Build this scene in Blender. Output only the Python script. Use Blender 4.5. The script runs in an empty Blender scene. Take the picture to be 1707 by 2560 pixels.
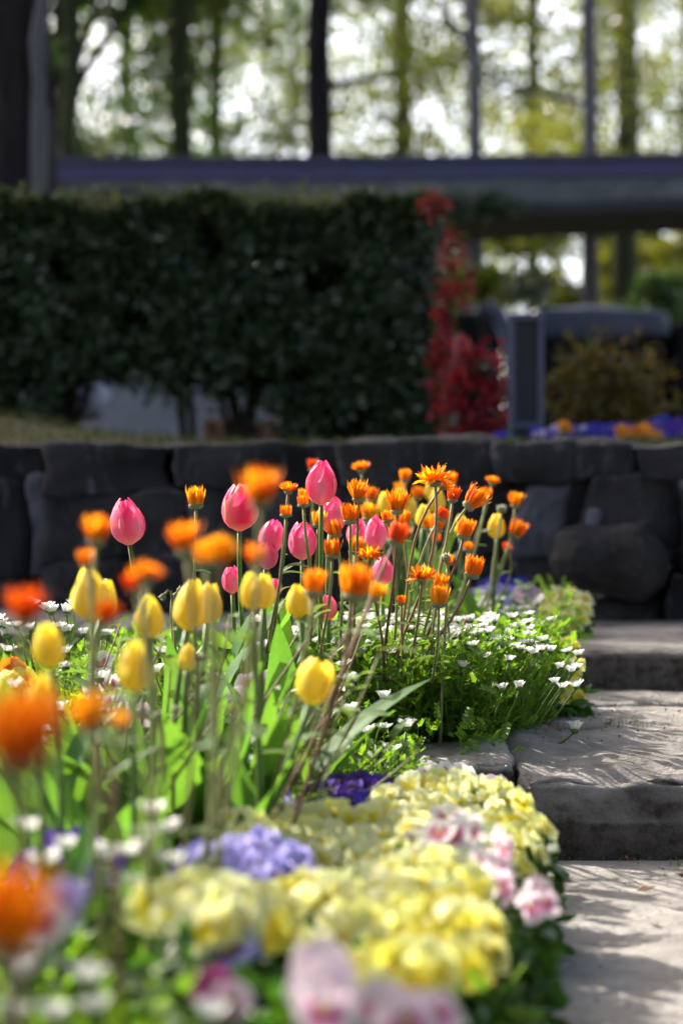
import bpy, bmesh, math, random
import numpy as np
from mathutils import Vector, Matrix, noise, Quaternion

R = math.radians
rnd = random.Random(7)
npr = np.random.RandomState(11)
S = bpy.context.scene
COL = S.collection

# ------------------------------------------------------------------ camera, sky, sun, exposure
F = 5447.0                       # focal length in photograph pixels (50 mm on a 23.5 mm high frame)
EYE = 0.533
PITCH = math.atan(80.0 / F)
cam_d = bpy.data.cameras.new('camera')
cam = bpy.data.objects.new('camera', cam_d); COL.objects.link(cam)
cam.location = (0, 0, EYE)
cam.rotation_euler = (R(90) - PITCH, 0, 0)
cam_d.sensor_fit = 'VERTICAL'; cam_d.sensor_height = 23.5; cam_d.sensor_width = 23.5 * 1707 / 2560
cam_d.lens = 50.0
cam_d.clip_start = 0.05; cam_d.clip_end = 2000
cam_d.dof.use_dof = True; cam_d.dof.focus_distance = 3.25; cam_d.dof.aperture_fstop = 2.05
S.camera = cam

SUN = Vector((-0.60, 0.55, 0.58)).normalized()
w = bpy.data.worlds.new('World'); S.world = w; w.use_nodes = True
nt = w.node_tree; nt.nodes.clear()
o = nt.nodes.new('ShaderNodeOutputWorld'); b = nt.nodes.new('ShaderNodeBackground'); s = nt.nodes.new('ShaderNodeTexSky')
s.sky_type = 'NISHITA'; s.sun_disc = False
s.sun_elevation = math.asin(SUN.z)
s.sun_rotation = math.atan2(SUN.x, SUN.y)
s.air_density = 1.0; s.dust_density = 9.0; s.ozone_density = 1.0
b.inputs['Strength'].default_value = 0.125
# white haze that thickens towards the horizon, the same all round
tcw = nt.nodes.new('ShaderNodeTexCoord'); sxw = nt.nodes.new('ShaderNodeSeparateXYZ'); nt.links.new(tcw.outputs['Generated'], sxw.inputs[0])
om = nt.nodes.new('ShaderNodeMapRange'); om.inputs[1].default_value = 0.0; om.inputs[2].default_value = 0.6; om.inputs[3].default_value = 1; om.inputs[4].default_value = 0; nt.links.new(sxw.outputs[2], om.inputs[0])
pw = nt.nodes.new('ShaderNodeMath'); pw.operation = 'POWER'; nt.links.new(om.outputs[0], pw.inputs[0]); pw.inputs[1].default_value = 2.0
hz_ = nt.nodes.new('ShaderNodeMix'); hz_.data_type = 'RGBA'; hz_.blend_type = 'ADD'; hz_.inputs['B'].default_value = (8.6, 9.6, 11.8, 1)
nt.links.new(pw.outputs[0], hz_.inputs['Factor']); nt.links.new(s.outputs[0], hz_.inputs['A']); nt.links.new(hz_.outputs['Result'], b.inputs[0]); nt.links.new(b.outputs[0], o.inputs[0])
sd = bpy.data.lights.new('sun', 'SUN'); so = bpy.data.objects.new('sun', sd); COL.objects.link(so)
sd.energy = 5.0; sd.angle = R(0.53); sd.color = (1.0, 0.93, 0.82)
so.rotation_euler = SUN.to_track_quat('Z', 'Y').to_euler(); so.location = (-8, 5, 8)
S.view_settings.view_transform = 'Standard'; S.view_settings.look = 'None'
S.view_settings.exposure = 1.45; S.view_settings.gamma = 1.0; S.view_settings.use_curve_mapping = False
S.render.engine = 'CYCLES'
S.cycles.use_denoising = True
S.cycles.max_bounces = 8; S.cycles.diffuse_bounces = 3; S.cycles.glossy_bounces = 2; S.cycles.transmission_bounces = 5
S.cycles.transparent_max_bounces = 4; S.cycles.sample_clamp_indirect = 6.0; S.cycles.sample_clamp_direct = 0
S.cycles.use_adaptive_sampling = False
S.cycles.caustics_reflective = False; S.cycles.caustics_refractive = False

def P(px, py, Y):
    """the point at depth Y that stands at this place in the photograph"""
    dx = (px - 853.5) / F; dy = (1280 - py) / F
    c, sn = math.cos(PITCH), math.sin(PITCH)
    fy = c + dy * sn; fz = -sn + dy * c
    t = Y / fy
    return Vector((dx * t, Y, EYE + fz * t))

def ground(x, y):
    if y > 5.2: return 0.60
    if y > 4.3 and x > .1: return 0.20
    if y > 3.2: return 0.115
    return 0.015

# ------------------------------------------------------------------ materials
def nodes(name):
    m = bpy.data.materials.new(name); m.use_nodes = True
    t = m.node_tree; t.nodes.clear()
    out = t.nodes.new('ShaderNodeOutputMaterial')
    return m, t, out

def leafy(name, col=None, trans=0.4, rough=0.45, var=0.25, spec=0.3, tint=(1, 1, 1), hv=0.02, alt=None):
    """thin leaf or petal: surface colour plus light passing through"""
    m, t, out = nodes(name)
    N = t.nodes.new; L = t.links.new
    if col is None:
        a = N('ShaderNodeAttribute'); a.attribute_name = 'Col'; src = a.outputs['Color']
    else:
        a = N('ShaderNodeRGB'); a.outputs[0].default_value = (*col, 1); src = a.outputs[0]
    g = N('ShaderNodeNewGeometry')
    oi = N('ShaderNodeObjectInfo')
    if alt:
        mx = N('ShaderNodeMix'); mx.data_type = 'RGBA'; mx.inputs['B'].default_value = (*alt, 1)
        L(src, mx.inputs['A'])
        pw = N('ShaderNodeMath'); pw.operation = 'POWER'; L(g.outputs['Random Per Island'], pw.inputs[0]); pw.inputs[1].default_value = 2.2
        L(pw.outputs[0], mx.inputs['Factor']); src = mx.outputs['Result']
    h = N('ShaderNodeHueSaturation'); L(src, h.inputs['Color'])
    ad = N('ShaderNodeMath'); ad.operation = 'ADD'; L(g.outputs['Random Per Island'], ad.inputs[0]); L(oi.outputs['Random'], ad.inputs[1])
    fr = N('ShaderNodeMath'); fr.operation = 'FRACT'; L(ad.outputs[0], fr.inputs[0])
    mr = N('ShaderNodeMapRange'); L(fr.outputs[0], mr.inputs[0]); mr.inputs[3].default_value = 1 - var; mr.inputs[4].default_value = 1 + var
    L(mr.outputs[0], h.inputs['Value'])
    mh = N('ShaderNodeMapRange'); L(fr.outputs[0], mh.inputs[0]); mh.inputs[3].default_value = .5 - hv; mh.inputs[4].default_value = .5 + hv
    L(mh.outputs[0], h.inputs['Hue'])
    nz = N('ShaderNodeTexNoise'); nz.inputs['Scale'].default_value = 60; nz.inputs['Detail'].default_value = 3
    tc = N('ShaderNodeTexCoord'); L(tc.outputs['Object'], nz.inputs['Vector'])
    ml = N('ShaderNodeMix'); ml.data_type = 'RGBA'; ml.blend_type = 'MULTIPLY'; ml.inputs['Factor'].default_value = .35
    L(h.outputs[0], ml.inputs['A'])
    cr = N('ShaderNodeMapRange'); L(nz.outputs[0], cr.inputs[0]); cr.inputs[1].default_value = .3; cr.inputs[2].default_value = .7; cr.inputs[3].default_value = .6; cr.inputs[4].default_value = 1.1
    cc = N('ShaderNodeCombineColor'); [L(cr.outputs[0], cc.inputs[i]) for i in range(3)]
    L(cc.outputs[0], ml.inputs['B'])
    p = N('ShaderNodeBsdfPrincipled'); L(ml.outputs['Result'], p.inputs['Base Color'])
    p.inputs['Roughness'].default_value = rough; p.inputs['Specular IOR Level'].default_value = spec
    tr = N('ShaderNodeBsdfTranslucent')
    tm = N('ShaderNodeMix'); tm.data_type = 'RGBA'; tm.blend_type = 'MULTIPLY'; tm.inputs['Factor'].default_value = 1
    L(ml.outputs['Result'], tm.inputs['A']); tm.inputs['B'].default_value = (*tint, 1); L(tm.outputs['Result'], tr.inputs['Color'])
    ms = N('ShaderNodeMixShader'); ms.inputs[0].default_value = trans
    L(p.outputs[0], ms.inputs[1]); L(tr.outputs[0], ms.inputs[2]); L(ms.outputs[0], out.inputs[0])
    return m

def stony(name, c1, c2, scale=6, rough=.85, bump=.5, spots=(.35, .34, .33), spot_amt=.35, fine=90, spec=.25, vert=1.0, side=None):
    m, t, out = nodes(name); N = t.nodes.new; L = t.links.new
    tc = N('ShaderNodeTexCoord'); mp = N('ShaderNodeMapping'); L(tc.outputs['Object'], mp.inputs[0]); mp.inputs['Scale'].default_value = (1, 1, vert)
    oi = N('ShaderNodeObjectInfo')
    va = N('ShaderNodeVectorMath'); va.operation = 'ADD'; L(mp.outputs[0], va.inputs[0])
    cm = N('ShaderNodeCombineXYZ'); mu = N('ShaderNodeMath'); mu.operation = 'MULTIPLY'; mu.inputs[1].default_value = 37; L(oi.outputs['Random'], mu.inputs[0])
    L(mu.outputs[0], cm.inputs[0]); L(mu.outputs[0], cm.inputs[2]); L(cm.outputs[0], va.inputs[1])
    n1 = N('ShaderNodeTexNoise'); n1.inputs['Scale'].default_value = scale; n1.inputs['Detail'].default_value = 8; n1.inputs['Roughness'].default_value = .65; L(va.outputs[0], n1.inputs['Vector'])
    r1 = N('ShaderNodeValToRGB'); r1.color_ramp.elements[0].position = .35; r1.color_ramp.elements[1].position = .68
    r1.color_ramp.elements[0].color = (*c1, 1); r1.color_ramp.elements[1].color = (*c2, 1); L(n1.outputs[0], r1.inputs[0])
    n2 = N('ShaderNodeTexNoise'); n2.inputs['Scale'].default_value = scale * 4.3; n2.inputs['Detail'].default_value = 6; n2.inputs['Roughness'].default_value = .7; L(va.outputs[0], n2.inputs['Vector'])
    r2 = N('ShaderNodeMapRange'); L(n2.outputs[0], r2.inputs[0]); r2.inputs[1].default_value = .56; r2.inputs[2].default_value = .72; r2.inputs[3].default_value = 0; r2.inputs[4].default_value = spot_amt
    mx = N('ShaderNodeMix'); mx.data_type = 'RGBA'; L(r2.outputs[0], mx.inputs['Factor']); L(r1.outputs[0], mx.inputs['A']); mx.inputs['B'].default_value = (*spots, 1)
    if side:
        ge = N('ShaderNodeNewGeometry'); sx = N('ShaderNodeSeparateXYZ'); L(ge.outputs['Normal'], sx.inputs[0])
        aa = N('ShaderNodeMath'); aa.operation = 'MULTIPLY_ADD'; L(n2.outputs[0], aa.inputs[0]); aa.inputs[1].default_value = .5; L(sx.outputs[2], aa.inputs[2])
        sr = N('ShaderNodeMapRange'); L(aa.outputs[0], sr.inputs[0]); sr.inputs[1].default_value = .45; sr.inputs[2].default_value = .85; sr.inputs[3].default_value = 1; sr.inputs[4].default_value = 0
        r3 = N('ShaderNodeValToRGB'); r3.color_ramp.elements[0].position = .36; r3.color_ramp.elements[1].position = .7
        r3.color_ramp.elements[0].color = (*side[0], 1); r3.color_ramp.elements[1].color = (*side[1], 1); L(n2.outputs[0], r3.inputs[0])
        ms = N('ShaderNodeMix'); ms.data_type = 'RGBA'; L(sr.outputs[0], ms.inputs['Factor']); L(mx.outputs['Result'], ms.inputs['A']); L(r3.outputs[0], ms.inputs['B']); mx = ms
    h = N('ShaderNodeHueSaturation'); L(mx.outputs['Result'], h.inputs['Color'])
    mr = N('ShaderNodeMapRange'); L(oi.outputs['Random'], mr.inputs[0]); mr.inputs[3].default_value = .75; mr.inputs[4].default_value = 1.25; L(mr.outputs[0], h.inputs['Value'])
    p = N('ShaderNodeBsdfPrincipled'); L(h.outputs[0], p.inputs['Base Color']); p.inputs['Roughness'].default_value = rough; p.inputs['Specular IOR Level'].default_value = spec
    n3 = N('ShaderNodeTexNoise'); n3.inputs['Scale'].default_value = fine; n3.inputs['Detail'].default_value = 6; n3.inputs['Roughness'].default_value = .7; L(tc.outputs['Object'], n3.inputs['Vector'])
    am = N('ShaderNodeMath'); am.operation = 'ADD'; L(n2.outputs[0], am.inputs[0]); L(n3.outputs[0], am.inputs[1])
    bp = N('ShaderNodeBump'); bp.inputs['Strength'].default_value = bump; bp.inputs['Distance'].default_value = .009; L(am.outputs[0], bp.inputs['Height'])
    L(bp.outputs[0], p.inputs['Normal']); L(p.outputs[0], out.inputs[0])
    return m

def plain(name, c, rough=.6, metal=0, spec=.4):
    return stony(name, tuple(v * .85 for v in c), tuple(min(1, v * 1.1) for v in c), 5, rough, .12, c, .1, 120, spec)

M = {}
M['pink'] = leafy('pink tulip petal', None, .54, .3, .07, .45, (1.0, .9, .92), .006)
M['yellow'] = leafy('yellow tulip petal', None, .6, .32, .07, .4, (1, .95, .8), .006)
M['orange'] = leafy('calendula petal orange', (.95, .29, .008), .52, .5, .3, .2, (1, .95, .8), .02, (.92, .33, .012))
M['amber'] = leafy('calendula petal amber', (.95, .42, .012), .52, .5, .18, .2, (1, .95, .8), .014)
M['scarlet'] = leafy('calendula petal red orange', (.88, .13, .008), .5, .5, .2, .2, (1, .9, .7), .012)
M['white'] = leafy('daisy petal', (.86, .86, .84), .36, .5, .05, .2, (1, 1, 1), .0)
M['pansy'] = leafy('pansy petal', None, .56, .5, .08, .2, (1, 1, .97), .008)
M['disc'] = leafy('daisy disc', (.62, .4, .03), .1, .7, .2, .2)
M['calyx'] = leafy('downy calyx', (.22, .25, .13), .2, .8, .2, .2)
M['down'] = leafy('white down', (.62, .62, .5), .5, .8, .1, .2)
M['stem'] = leafy('green stem', (.13, .22, .05), .25, .45, .2, .3, (1, 1, .5), .02)
M['stemr'] = leafy('reddish stem', (.26, .17, .10), .25, .55, .25, .25, (1, .9, .6), .03)
M['stemy'] = leafy('pale calendula stem', (.27, .28, .12), .3, .55, .2, .25, (1, 1, .6), .02)
M['tleaf'] = leafy('tulip leaf', (.075, .17, .055), .58, .55, .2, .22, (1.6, 1.5, .35), .012)
M['cleaf'] = leafy('calendula leaf', (.13, .2, .075), .4, .5, .25, .3, (1.3, 1.35, .5), .02)
M['dleaf'] = leafy('daisy leaf', (.12, .235, .035), .6, .45, .35, .35, (1.7, 1.6, .5), .02)
M['pleaf'] = leafy('pansy leaf', (.045, .11, .02), .35, .4, .3, .4, (1.4, 1.4, .5), .015)
M['hleaf'] = leafy('hedge leaf', (.045, .072, .033), .25, .3, .5, .6, (1.3, 1.4, .6), .02, (.05, .08, .035))
M['hyoung'] = leafy('young hedge shoot', (.12, .14, .05), .4, .5, .3, .3, (1.3, 1.2, .6), .03)
M['redleaf'] = leafy('red nandina leaf', (.34, .02, .05), .4, .42, .5, .4, (1.3, .8, .8), .02, (.2, .015, .02))
M['bushleaf'] = leafy('bronze shrub leaf', (.07, .08, .018), .35, .5, .4, .3, (1.3, 1.2, .5), .03, (.2, .09, .02))
M['t_dark'] = leafy('conifer green leaf', (.045, .085, .02), .5, .17, .4, .5, (1.6, 1.7, .5), .03)
M['t_mid'] = leafy('woodland leaf', (.09, .13, .022), .55, .17, .4, .5, (1.7, 1.6, .5), .03, (.16, .17, .03))
M['t_yel'] = leafy('yellow green leaf', (.14, .18, .04), .6, .17, .35, .5, (1.7, 1.55, .5), .03, (.22, .21, .045))
M['bark'] = stony('dark bark', (.010, .008, .009), (.035, .028, .028), 9, .9, .9, (.09, .085, .08), .4, 60, .2, .2)
M['barkg'] = stony('grey bark', (.085, .08, .085), (.15, .14, .15), 7, .9, .8, (.2, .2, .2), .5, 60, .2, .25)
M['barkm'] = stony('mossy bark', (.022, .028, .012), (.05, .055, .022), 6, .9, .7, (.07, .08, .04), .5, 60, .2, .3)
M['twig'] = stony('twig bark', (.03, .024, .018), (.07, .055, .04), 20, .9, .5, (.1, .09, .08), .3, 90)
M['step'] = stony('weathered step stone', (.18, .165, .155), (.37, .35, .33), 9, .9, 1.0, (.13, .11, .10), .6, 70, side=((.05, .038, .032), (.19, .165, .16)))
M['riser'] = stony('damp stone', (.11, .085, .072), (.2, .165, .15), 7, .85, .8, (.36, .34, .35), .6, 70)
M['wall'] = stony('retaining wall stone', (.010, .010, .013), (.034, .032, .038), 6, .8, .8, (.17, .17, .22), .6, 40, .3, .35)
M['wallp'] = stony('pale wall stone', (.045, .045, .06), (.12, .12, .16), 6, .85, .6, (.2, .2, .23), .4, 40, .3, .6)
M['boulder'] = stony('brown boulder', (.014, .013, .014), (.045, .042, .045), 9, .85, .8, (.14, .14, .14), .4, 50)
M['soil'] = stony('dark soil', (.03, .02, .014), (.075, .05, .035), 25, .95, 1, (.14, .1, .07), .5, 160)
M['turf'] = stony('dry turf', (.05, .05, .022), (.10, .09, .045), 9, .95, .8, (.2, .18, .09), .5, 120)
M['concrete'] = plain('grey concrete', (.3, .3, .34), .8)
M['rail'] = plain('blue violet painted steel', (.07, .065, .165), .5)
M['railtop'] = plain('dark blue coping', (.05, .05, .09), .45)
M['deck'] = stony('mossy grey concrete', (.045, .05, .06), (.14, .145, .17), 4, .4, .6, (.34, .34, .36), .7, 30, .7)
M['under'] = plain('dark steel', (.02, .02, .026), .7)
M['trough'] = plain('glazed blue stone', (.03, .036, .07), .45, spec=.5)  # blue of the reflected sky is put into the rim colour
M['twall'] = plain('black trough stone', (.008, .008, .011), .9, spec=.1)
M['board'] = plain('dark blue panel', (.012, .018, .035), .35)
M['frame'] = plain('grey blue frame', (.09, .10, .16), .5)
M['brickm'] = plain('terracotta block', (.36, .17, .09), .85)
M['palest'] = plain('white glazed pot', (.42, .44, .55), .35)
M['tan'] = plain('dry leaf', (.22, .11, .05), .8)

# ------------------------------------------------------------------ object helpers
def tag(o, label=None, cat=None, group=None, kind=None):
    if label: o['label'] = label
    if cat: o['category'] = cat
    if group: o['group'] = group
    if kind: o['kind'] = kind
    return o

def empty(name, loc=(0, 0, 0), **k):
    o = bpy.data.objects.new(name, None); COL.objects.link(o); o.location = loc; o.empty_display_size = .02
    return tag(o, **k)

def link(name, me, parent=None, loc=(0, 0, 0), rot=None, scale=None):
    o = bpy.data.objects.new(name, me); COL.objects.link(o)
    o.parent = parent; o.location = loc
    if rot is not None: o.rotation_mode = 'QUATERNION'; o.rotation_quaternion = rot
    if scale is not None: o.scale = scale if hasattr(scale, '__len__') else (scale,) * 3
    return o

def mesh(name, V, Fc, mats, cols=None, mi=None, smooth=True):
    me = bpy.data.meshes.new(name)
    V = np.asarray(V, dtype=np.float32)
    if isinstance(Fc, np.ndarray):
        n, k = Fc.shape
        me.vertices.add(len(V)); me.vertices.foreach_set('co', V.ravel())
        me.loops.add(n * k); me.loops.foreach_set('vertex_index', Fc.astype(np.int32).ravel())
        me.polygons.add(n); me.polygons.foreach_set('loop_start', np.arange(0, n * k, k, dtype=np.int32))
        me.polygons.foreach_set('loop_total', np.full(n, k, dtype=np.int32))
        me.update(calc_edges=True); me.validate()
    else:
        me.from_pydata([tuple(map(float, v)) for v in V], [], Fc)
    if not isinstance(mats, (list, tuple)): mats = [mats]
    for m in mats: me.materials.append(m)
    if mi is not None: me.polygons.foreach_set('material_index', np.asarray(mi, dtype=np.int32))
    if smooth: me.polygons.foreach_set('use_smooth', [True] * len(me.polygons))
    if cols is not None:
        a = me.color_attributes.new('Col', 'FLOAT_COLOR', 'POINT')
        c = np.ones((len(V), 4), dtype=np.float32); c[:, :3] = cols
        a.data.foreach_set('color', c.ravel())
    return me

class MB:
    def __init__(s): s.V = []; s.F = []; s.C = []; s.I = []
    def add(s, V, Fc, col=(1, 1, 1), mi=0):
        b0 = len(s.V)
        s.V += [tuple(v) for v in V]; s.F += [tuple(i + b0 for i in f) for f in Fc]
        if len(col) == 3 and not hasattr(col[0], '__len__'): s.C += [col] * len(V)
        else: s.C += list(col)
        s.I += [mi] * len(Fc)
    def tube(s, pts, r0, r1, n=6, mi=0, cap=True, wob=0):
        pts = [Vector(p) for p in pts]; m = len(pts); V = []; Fc = []
        a = Vector((1, 0, 0))
        for i, p in enumerate(pts):
            d = (pts[min(i + 1, m - 1)] - pts[max(i - 1, 0)]).normalized()
            a = (a - d * a.dot(d))
            if a.length < 1e-4: a = d.orthogonal()
            a.normalize(); bb = d.cross(a)
            r = r0 + (r1 - r0) * i / (m - 1)
            for k in range(n):
                t = 2 * math.pi * k / n
                rr = r * (1 + wob * noise.noise(Vector((k * 2.3, p.z * 2 + p.x, i * .3))))
                V.append(p + (a * math.cos(t) + bb * math.sin(t)) * rr)
        for i in range(m - 1):
            for k in range(n):
                Fc.append((i * n + k, i * n + (k + 1) % n, (i + 1) * n + (k + 1) % n, (i + 1) * n + k))
        if cap: Fc.append(tuple(reversed(range(n)))); Fc.append(tuple((m - 1) * n + k for k in range(n)))
        s.add(V, Fc, mi=mi)
    def box(s, a, b_, mi=0):
        x0, y0, z0 = a; x1, y1, z1 = b_
        V = [(x0, y0, z0), (x1, y0, z0), (x1, y1, z0), (x0, y1, z0), (x0, y0, z1), (x1, y0, z1), (x1, y1, z1), (x0, y1, z1)]
        s.add(V, [(0, 3, 2, 1), (4, 5, 6, 7), (0, 1, 5, 4), (1, 2, 6, 5), (2, 3, 7, 6), (3, 0, 4, 7)], mi=mi)
    def me(s, name, mats, col=False, smooth=True): return mesh(name, s.V, s.F, mats, s.C if col else None, s.I, smooth)

def bez(p0, p1, p2, p3, n):
    out = []
    for i in range(n + 1):
        t = i / n; u = 1 - t
        out.append(p0 * u ** 3 + p1 * (3 * u * u * t) + p2 * (3 * u * t * t) + p3 * t ** 3)
    return out

def qaxis(ax, spin=0.0):
    return Vector(ax).normalized().to_track_quat('Z', 'Y') @ Quaternion((0, 0, 1), spin)

def randrot(n, flat=None):
    """n random rotation matrices (numpy); flat: how strongly leaf normals point up"""
    q = npr.normal(size=(n, 4)); q /= np.linalg.norm(q, axis=1, keepdims=True)
    a, b_, c, d = q.T
    return np.stack([np.stack([a*a+b_*b_-c*c-d*d, 2*(b_*c-a*d), 2*(b_*d+a*c)], 1), np.stack([2*(b_*c+a*d), a*a-b_*b_+c*c-d*d, 2*(c*d-a*b_)], 1),
                     np.stack([2*(b_*d-a*c), 2*(c*d+a*b_), a*a-b_*b_-c*c+d*d], 1)], 1)

def scatter(name, pos, tv, tf, size, mat, rots=None, smooth=False, jit=.35):
    """one mesh of many small leaves: template (tv, tf) turned and set at every position"""
    n = len(pos); tv = np.asarray(tv, dtype=np.float32); tf = np.asarray(tf)
    if rots is None: rots = randrot(n)
    sc = size * (1 + jit * npr.uniform(-1, 1, n))
    V = np.einsum('nij,kj->nki', rots, tv) * sc[:, None, None] + np.asarray(pos)[:, None, :]
    Fc = (tf[None] + (np.arange(n) * len(tv))[:, None, None]).reshape(-1, tf.shape[1])
    return mesh(name, V.reshape(-1, 3), Fc, mat, smooth=smooth)

# leaf templates, unit length along x
LEAF = ([(0, 0, 0), (.35, .2, .05), (.35, -.2, .05), (.75, .15, .02), (.75, -.15, .02), (1, 0, -.04), (.5, 0, 0)],
        [(0, 2, 6), (0, 6, 1), (6, 2, 4), (6, 3, 1), (6, 4, 5), (6, 5, 3)])
SMALL = ([(0, 0, 0), (.5, .28, .08), (1, 0, 0), (.5, -.28, .08)], [(0, 3, 2), (0, 2, 1)])
def lobed():
    V = [(0, 0, 0)]; Fc = []
    for k in range(4):
        x = .25 + .2 * k; l = .24 - .03 * k
        for sgn in (1, -1):
            b0 = len(V)
            V += [(x - .16, .02 * sgn, 0), (x + .02, .03 * sgn, 0), (x + .14, l * sgn, .05), (x + .04, (l + .03) * sgn, .06)]
            Fc += [(b0, b0 + 1, b0 + 2), (b0, b0 + 2, b0 + 3)]
    b0 = len(V); V += [(0, .025, 0), (0, -.025, 0), (.8, .035, 0), (.8, -.035, 0), (1.02, 0, .02)]
    Fc += [(b0, b0 + 1, b0 + 3), (b0, b0 + 3, b0 + 2), (b0 + 2, b0 + 3, b0 + 4)]
    return V, Fc
LOBED = lobed()

# ------------------------------------------------------------------ stones
def stone_mesh(name, size, mats, cuts=10, rad=.02, amp=.006, sc=9, seed=0, edge=0, tilt=0):
    bm = bmesh.new(); bmesh.ops.create_cube(bm, size=1)
    sx, sy, sz = size
    bmesh.ops.subdivide_edges(bm, edges=bm.edges[:], cuts=cuts, use_grid_fill=True)
    off = Vector((seed * 7.3, seed * 3.1, seed * 1.7))
    h = Vector((sx / 2, sy / 2, sz / 2))
    for v in bm.verts:
        p = Vector((v.co.x * sx, v.co.y * sy, v.co.z * sz))
        r = min(rad, .48 * min(size))
        q = Vector([max(-h[i] + r, min(h[i] - r, p[i])) for i in range(3)])
        d = (p - q)
        if d.length > 1e-7: d.normalize(); p2 = q + d * r
        else: d = Vector((0, 0, 1)); p2 = p
        nn = noise.fractal((p + off) * sc, 1.0, 2.0, 4)
        big = noise.noise((p + off) * sc * .35)
        k = amp * nn + amp * 1.6 * big
        if edge:                                  # worn, chipped rim
            e = max(0, 1 - (h.z - p.z) / edge) * max(0, 1 - (p.y + h.y) / (edge * 2.2))
            k -= e * edge * (.25 + .5 * abs(noise.noise((p + off) * sc * 1.3)))
        v.co = p2 + d * k
        v.co.z += tilt * p.x
    me = bpy.data.meshes.new(name); bm.to_mesh(me); bm.free()
    for m in (mats if isinstance(mats, list) else [mats]): me.materials.append(m)
    for p in me.polygons:
        p.use_smooth = True
        if isinstance(mats, list) and len(mats) > 1 and p.normal.z < .35: p.material_index = 1
    return me

def stone(name, x0, x1, y0, y1, z0, z1, mats, parent, **k):
    me = stone_mesh(name, (x1 - x0, y1 - y0, z1 - z0), mats, **k)
    return link(name, me, parent, ((x0 + x1) / 2, (y0 + y1) / 2, (z0 + z1) / 2))

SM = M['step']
# lower path of slabs
path = empty('path', kind='structure')
k = 0
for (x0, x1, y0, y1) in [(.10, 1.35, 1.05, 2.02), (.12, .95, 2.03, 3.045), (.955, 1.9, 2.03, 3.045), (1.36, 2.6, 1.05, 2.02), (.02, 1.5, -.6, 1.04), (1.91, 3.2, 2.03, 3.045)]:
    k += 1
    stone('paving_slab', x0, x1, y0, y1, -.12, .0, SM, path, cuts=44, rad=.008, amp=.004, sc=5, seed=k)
bed = MB()
N_ = 60
V = []; Fc = []
for j in range(N_ + 1):
    for i in range(N_ + 1):
        x = -3 + 3.5 * i / N_; y = -.5 + 5.8 * j / N_
        z = .0 + (.10 if y > 3.2 else 0) + (.08 if y > 4.3 and x > .1 else 0) - (.15 if y > 4.84 and x < .1 else 0) + .01 * noise.noise(Vector((x * 9, y * 9, 0)))
        if x > .27: z -= .3 if y < 4.25 else (.05 if x > .42 else 0)
        elif x > .13 and y < 3.1: z -= .05
        V.append((x, y, z))
for j in range(N_):
    for i in range(N_):
        a = j * (N_ + 1) + i; Fc.append((a, a + 1, a + N_ + 2, a + N_ + 1))
tag(link('flower_bed_soil', mesh('flower_bed_soil', V, Fc, M['soil'])), kind='structure')
tag(link('ground_fill', mesh('ground_fill', [(-60, -30, -.14), (60, -30, -.14), (60, 5.4, -.14), (-60, 5.4, -.14)], [(0, 1, 2, 3)], M['turf'])), kind='structure')

# steps: each tread is a row of stones
st1 = empty('stone_step', kind='structure')
def at(px, Y): return (px - 853.5) / F * Y
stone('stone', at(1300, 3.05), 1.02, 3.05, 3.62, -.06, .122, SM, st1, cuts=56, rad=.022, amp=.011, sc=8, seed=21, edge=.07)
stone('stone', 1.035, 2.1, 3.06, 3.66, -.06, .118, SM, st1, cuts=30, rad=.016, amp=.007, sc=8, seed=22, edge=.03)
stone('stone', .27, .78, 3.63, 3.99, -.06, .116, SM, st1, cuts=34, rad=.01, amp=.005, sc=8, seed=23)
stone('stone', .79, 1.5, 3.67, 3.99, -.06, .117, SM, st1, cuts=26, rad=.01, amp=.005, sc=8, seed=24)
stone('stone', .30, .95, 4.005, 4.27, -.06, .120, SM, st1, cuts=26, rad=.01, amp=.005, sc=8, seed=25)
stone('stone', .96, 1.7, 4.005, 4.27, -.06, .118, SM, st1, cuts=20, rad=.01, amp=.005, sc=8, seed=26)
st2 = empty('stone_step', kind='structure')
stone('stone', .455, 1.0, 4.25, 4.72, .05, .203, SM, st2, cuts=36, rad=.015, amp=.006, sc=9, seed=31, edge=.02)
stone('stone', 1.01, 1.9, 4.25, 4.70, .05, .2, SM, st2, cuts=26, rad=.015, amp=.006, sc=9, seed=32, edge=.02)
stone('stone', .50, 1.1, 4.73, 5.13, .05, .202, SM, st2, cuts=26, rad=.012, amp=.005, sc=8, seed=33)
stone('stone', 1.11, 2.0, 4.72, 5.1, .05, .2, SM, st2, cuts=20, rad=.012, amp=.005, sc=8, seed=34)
# edging stones that hold the upper bed
e1 = empty('stone_edging', kind='structure')
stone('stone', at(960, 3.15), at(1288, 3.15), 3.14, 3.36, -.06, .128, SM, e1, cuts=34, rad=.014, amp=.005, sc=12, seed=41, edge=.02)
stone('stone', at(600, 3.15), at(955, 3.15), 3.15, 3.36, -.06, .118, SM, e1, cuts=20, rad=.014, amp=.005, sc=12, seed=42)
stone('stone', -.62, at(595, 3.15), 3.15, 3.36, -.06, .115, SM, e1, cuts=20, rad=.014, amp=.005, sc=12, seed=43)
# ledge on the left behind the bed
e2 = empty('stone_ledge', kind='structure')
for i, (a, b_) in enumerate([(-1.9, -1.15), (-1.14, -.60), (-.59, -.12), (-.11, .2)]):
    stone('stone', a, b_, 4.84, 5.62 - .25 * i * .3, .02, .205, SM, e2, cuts=24, rad=.015, amp=.006, sc=8, seed=50 + i, edge=.015)

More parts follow.
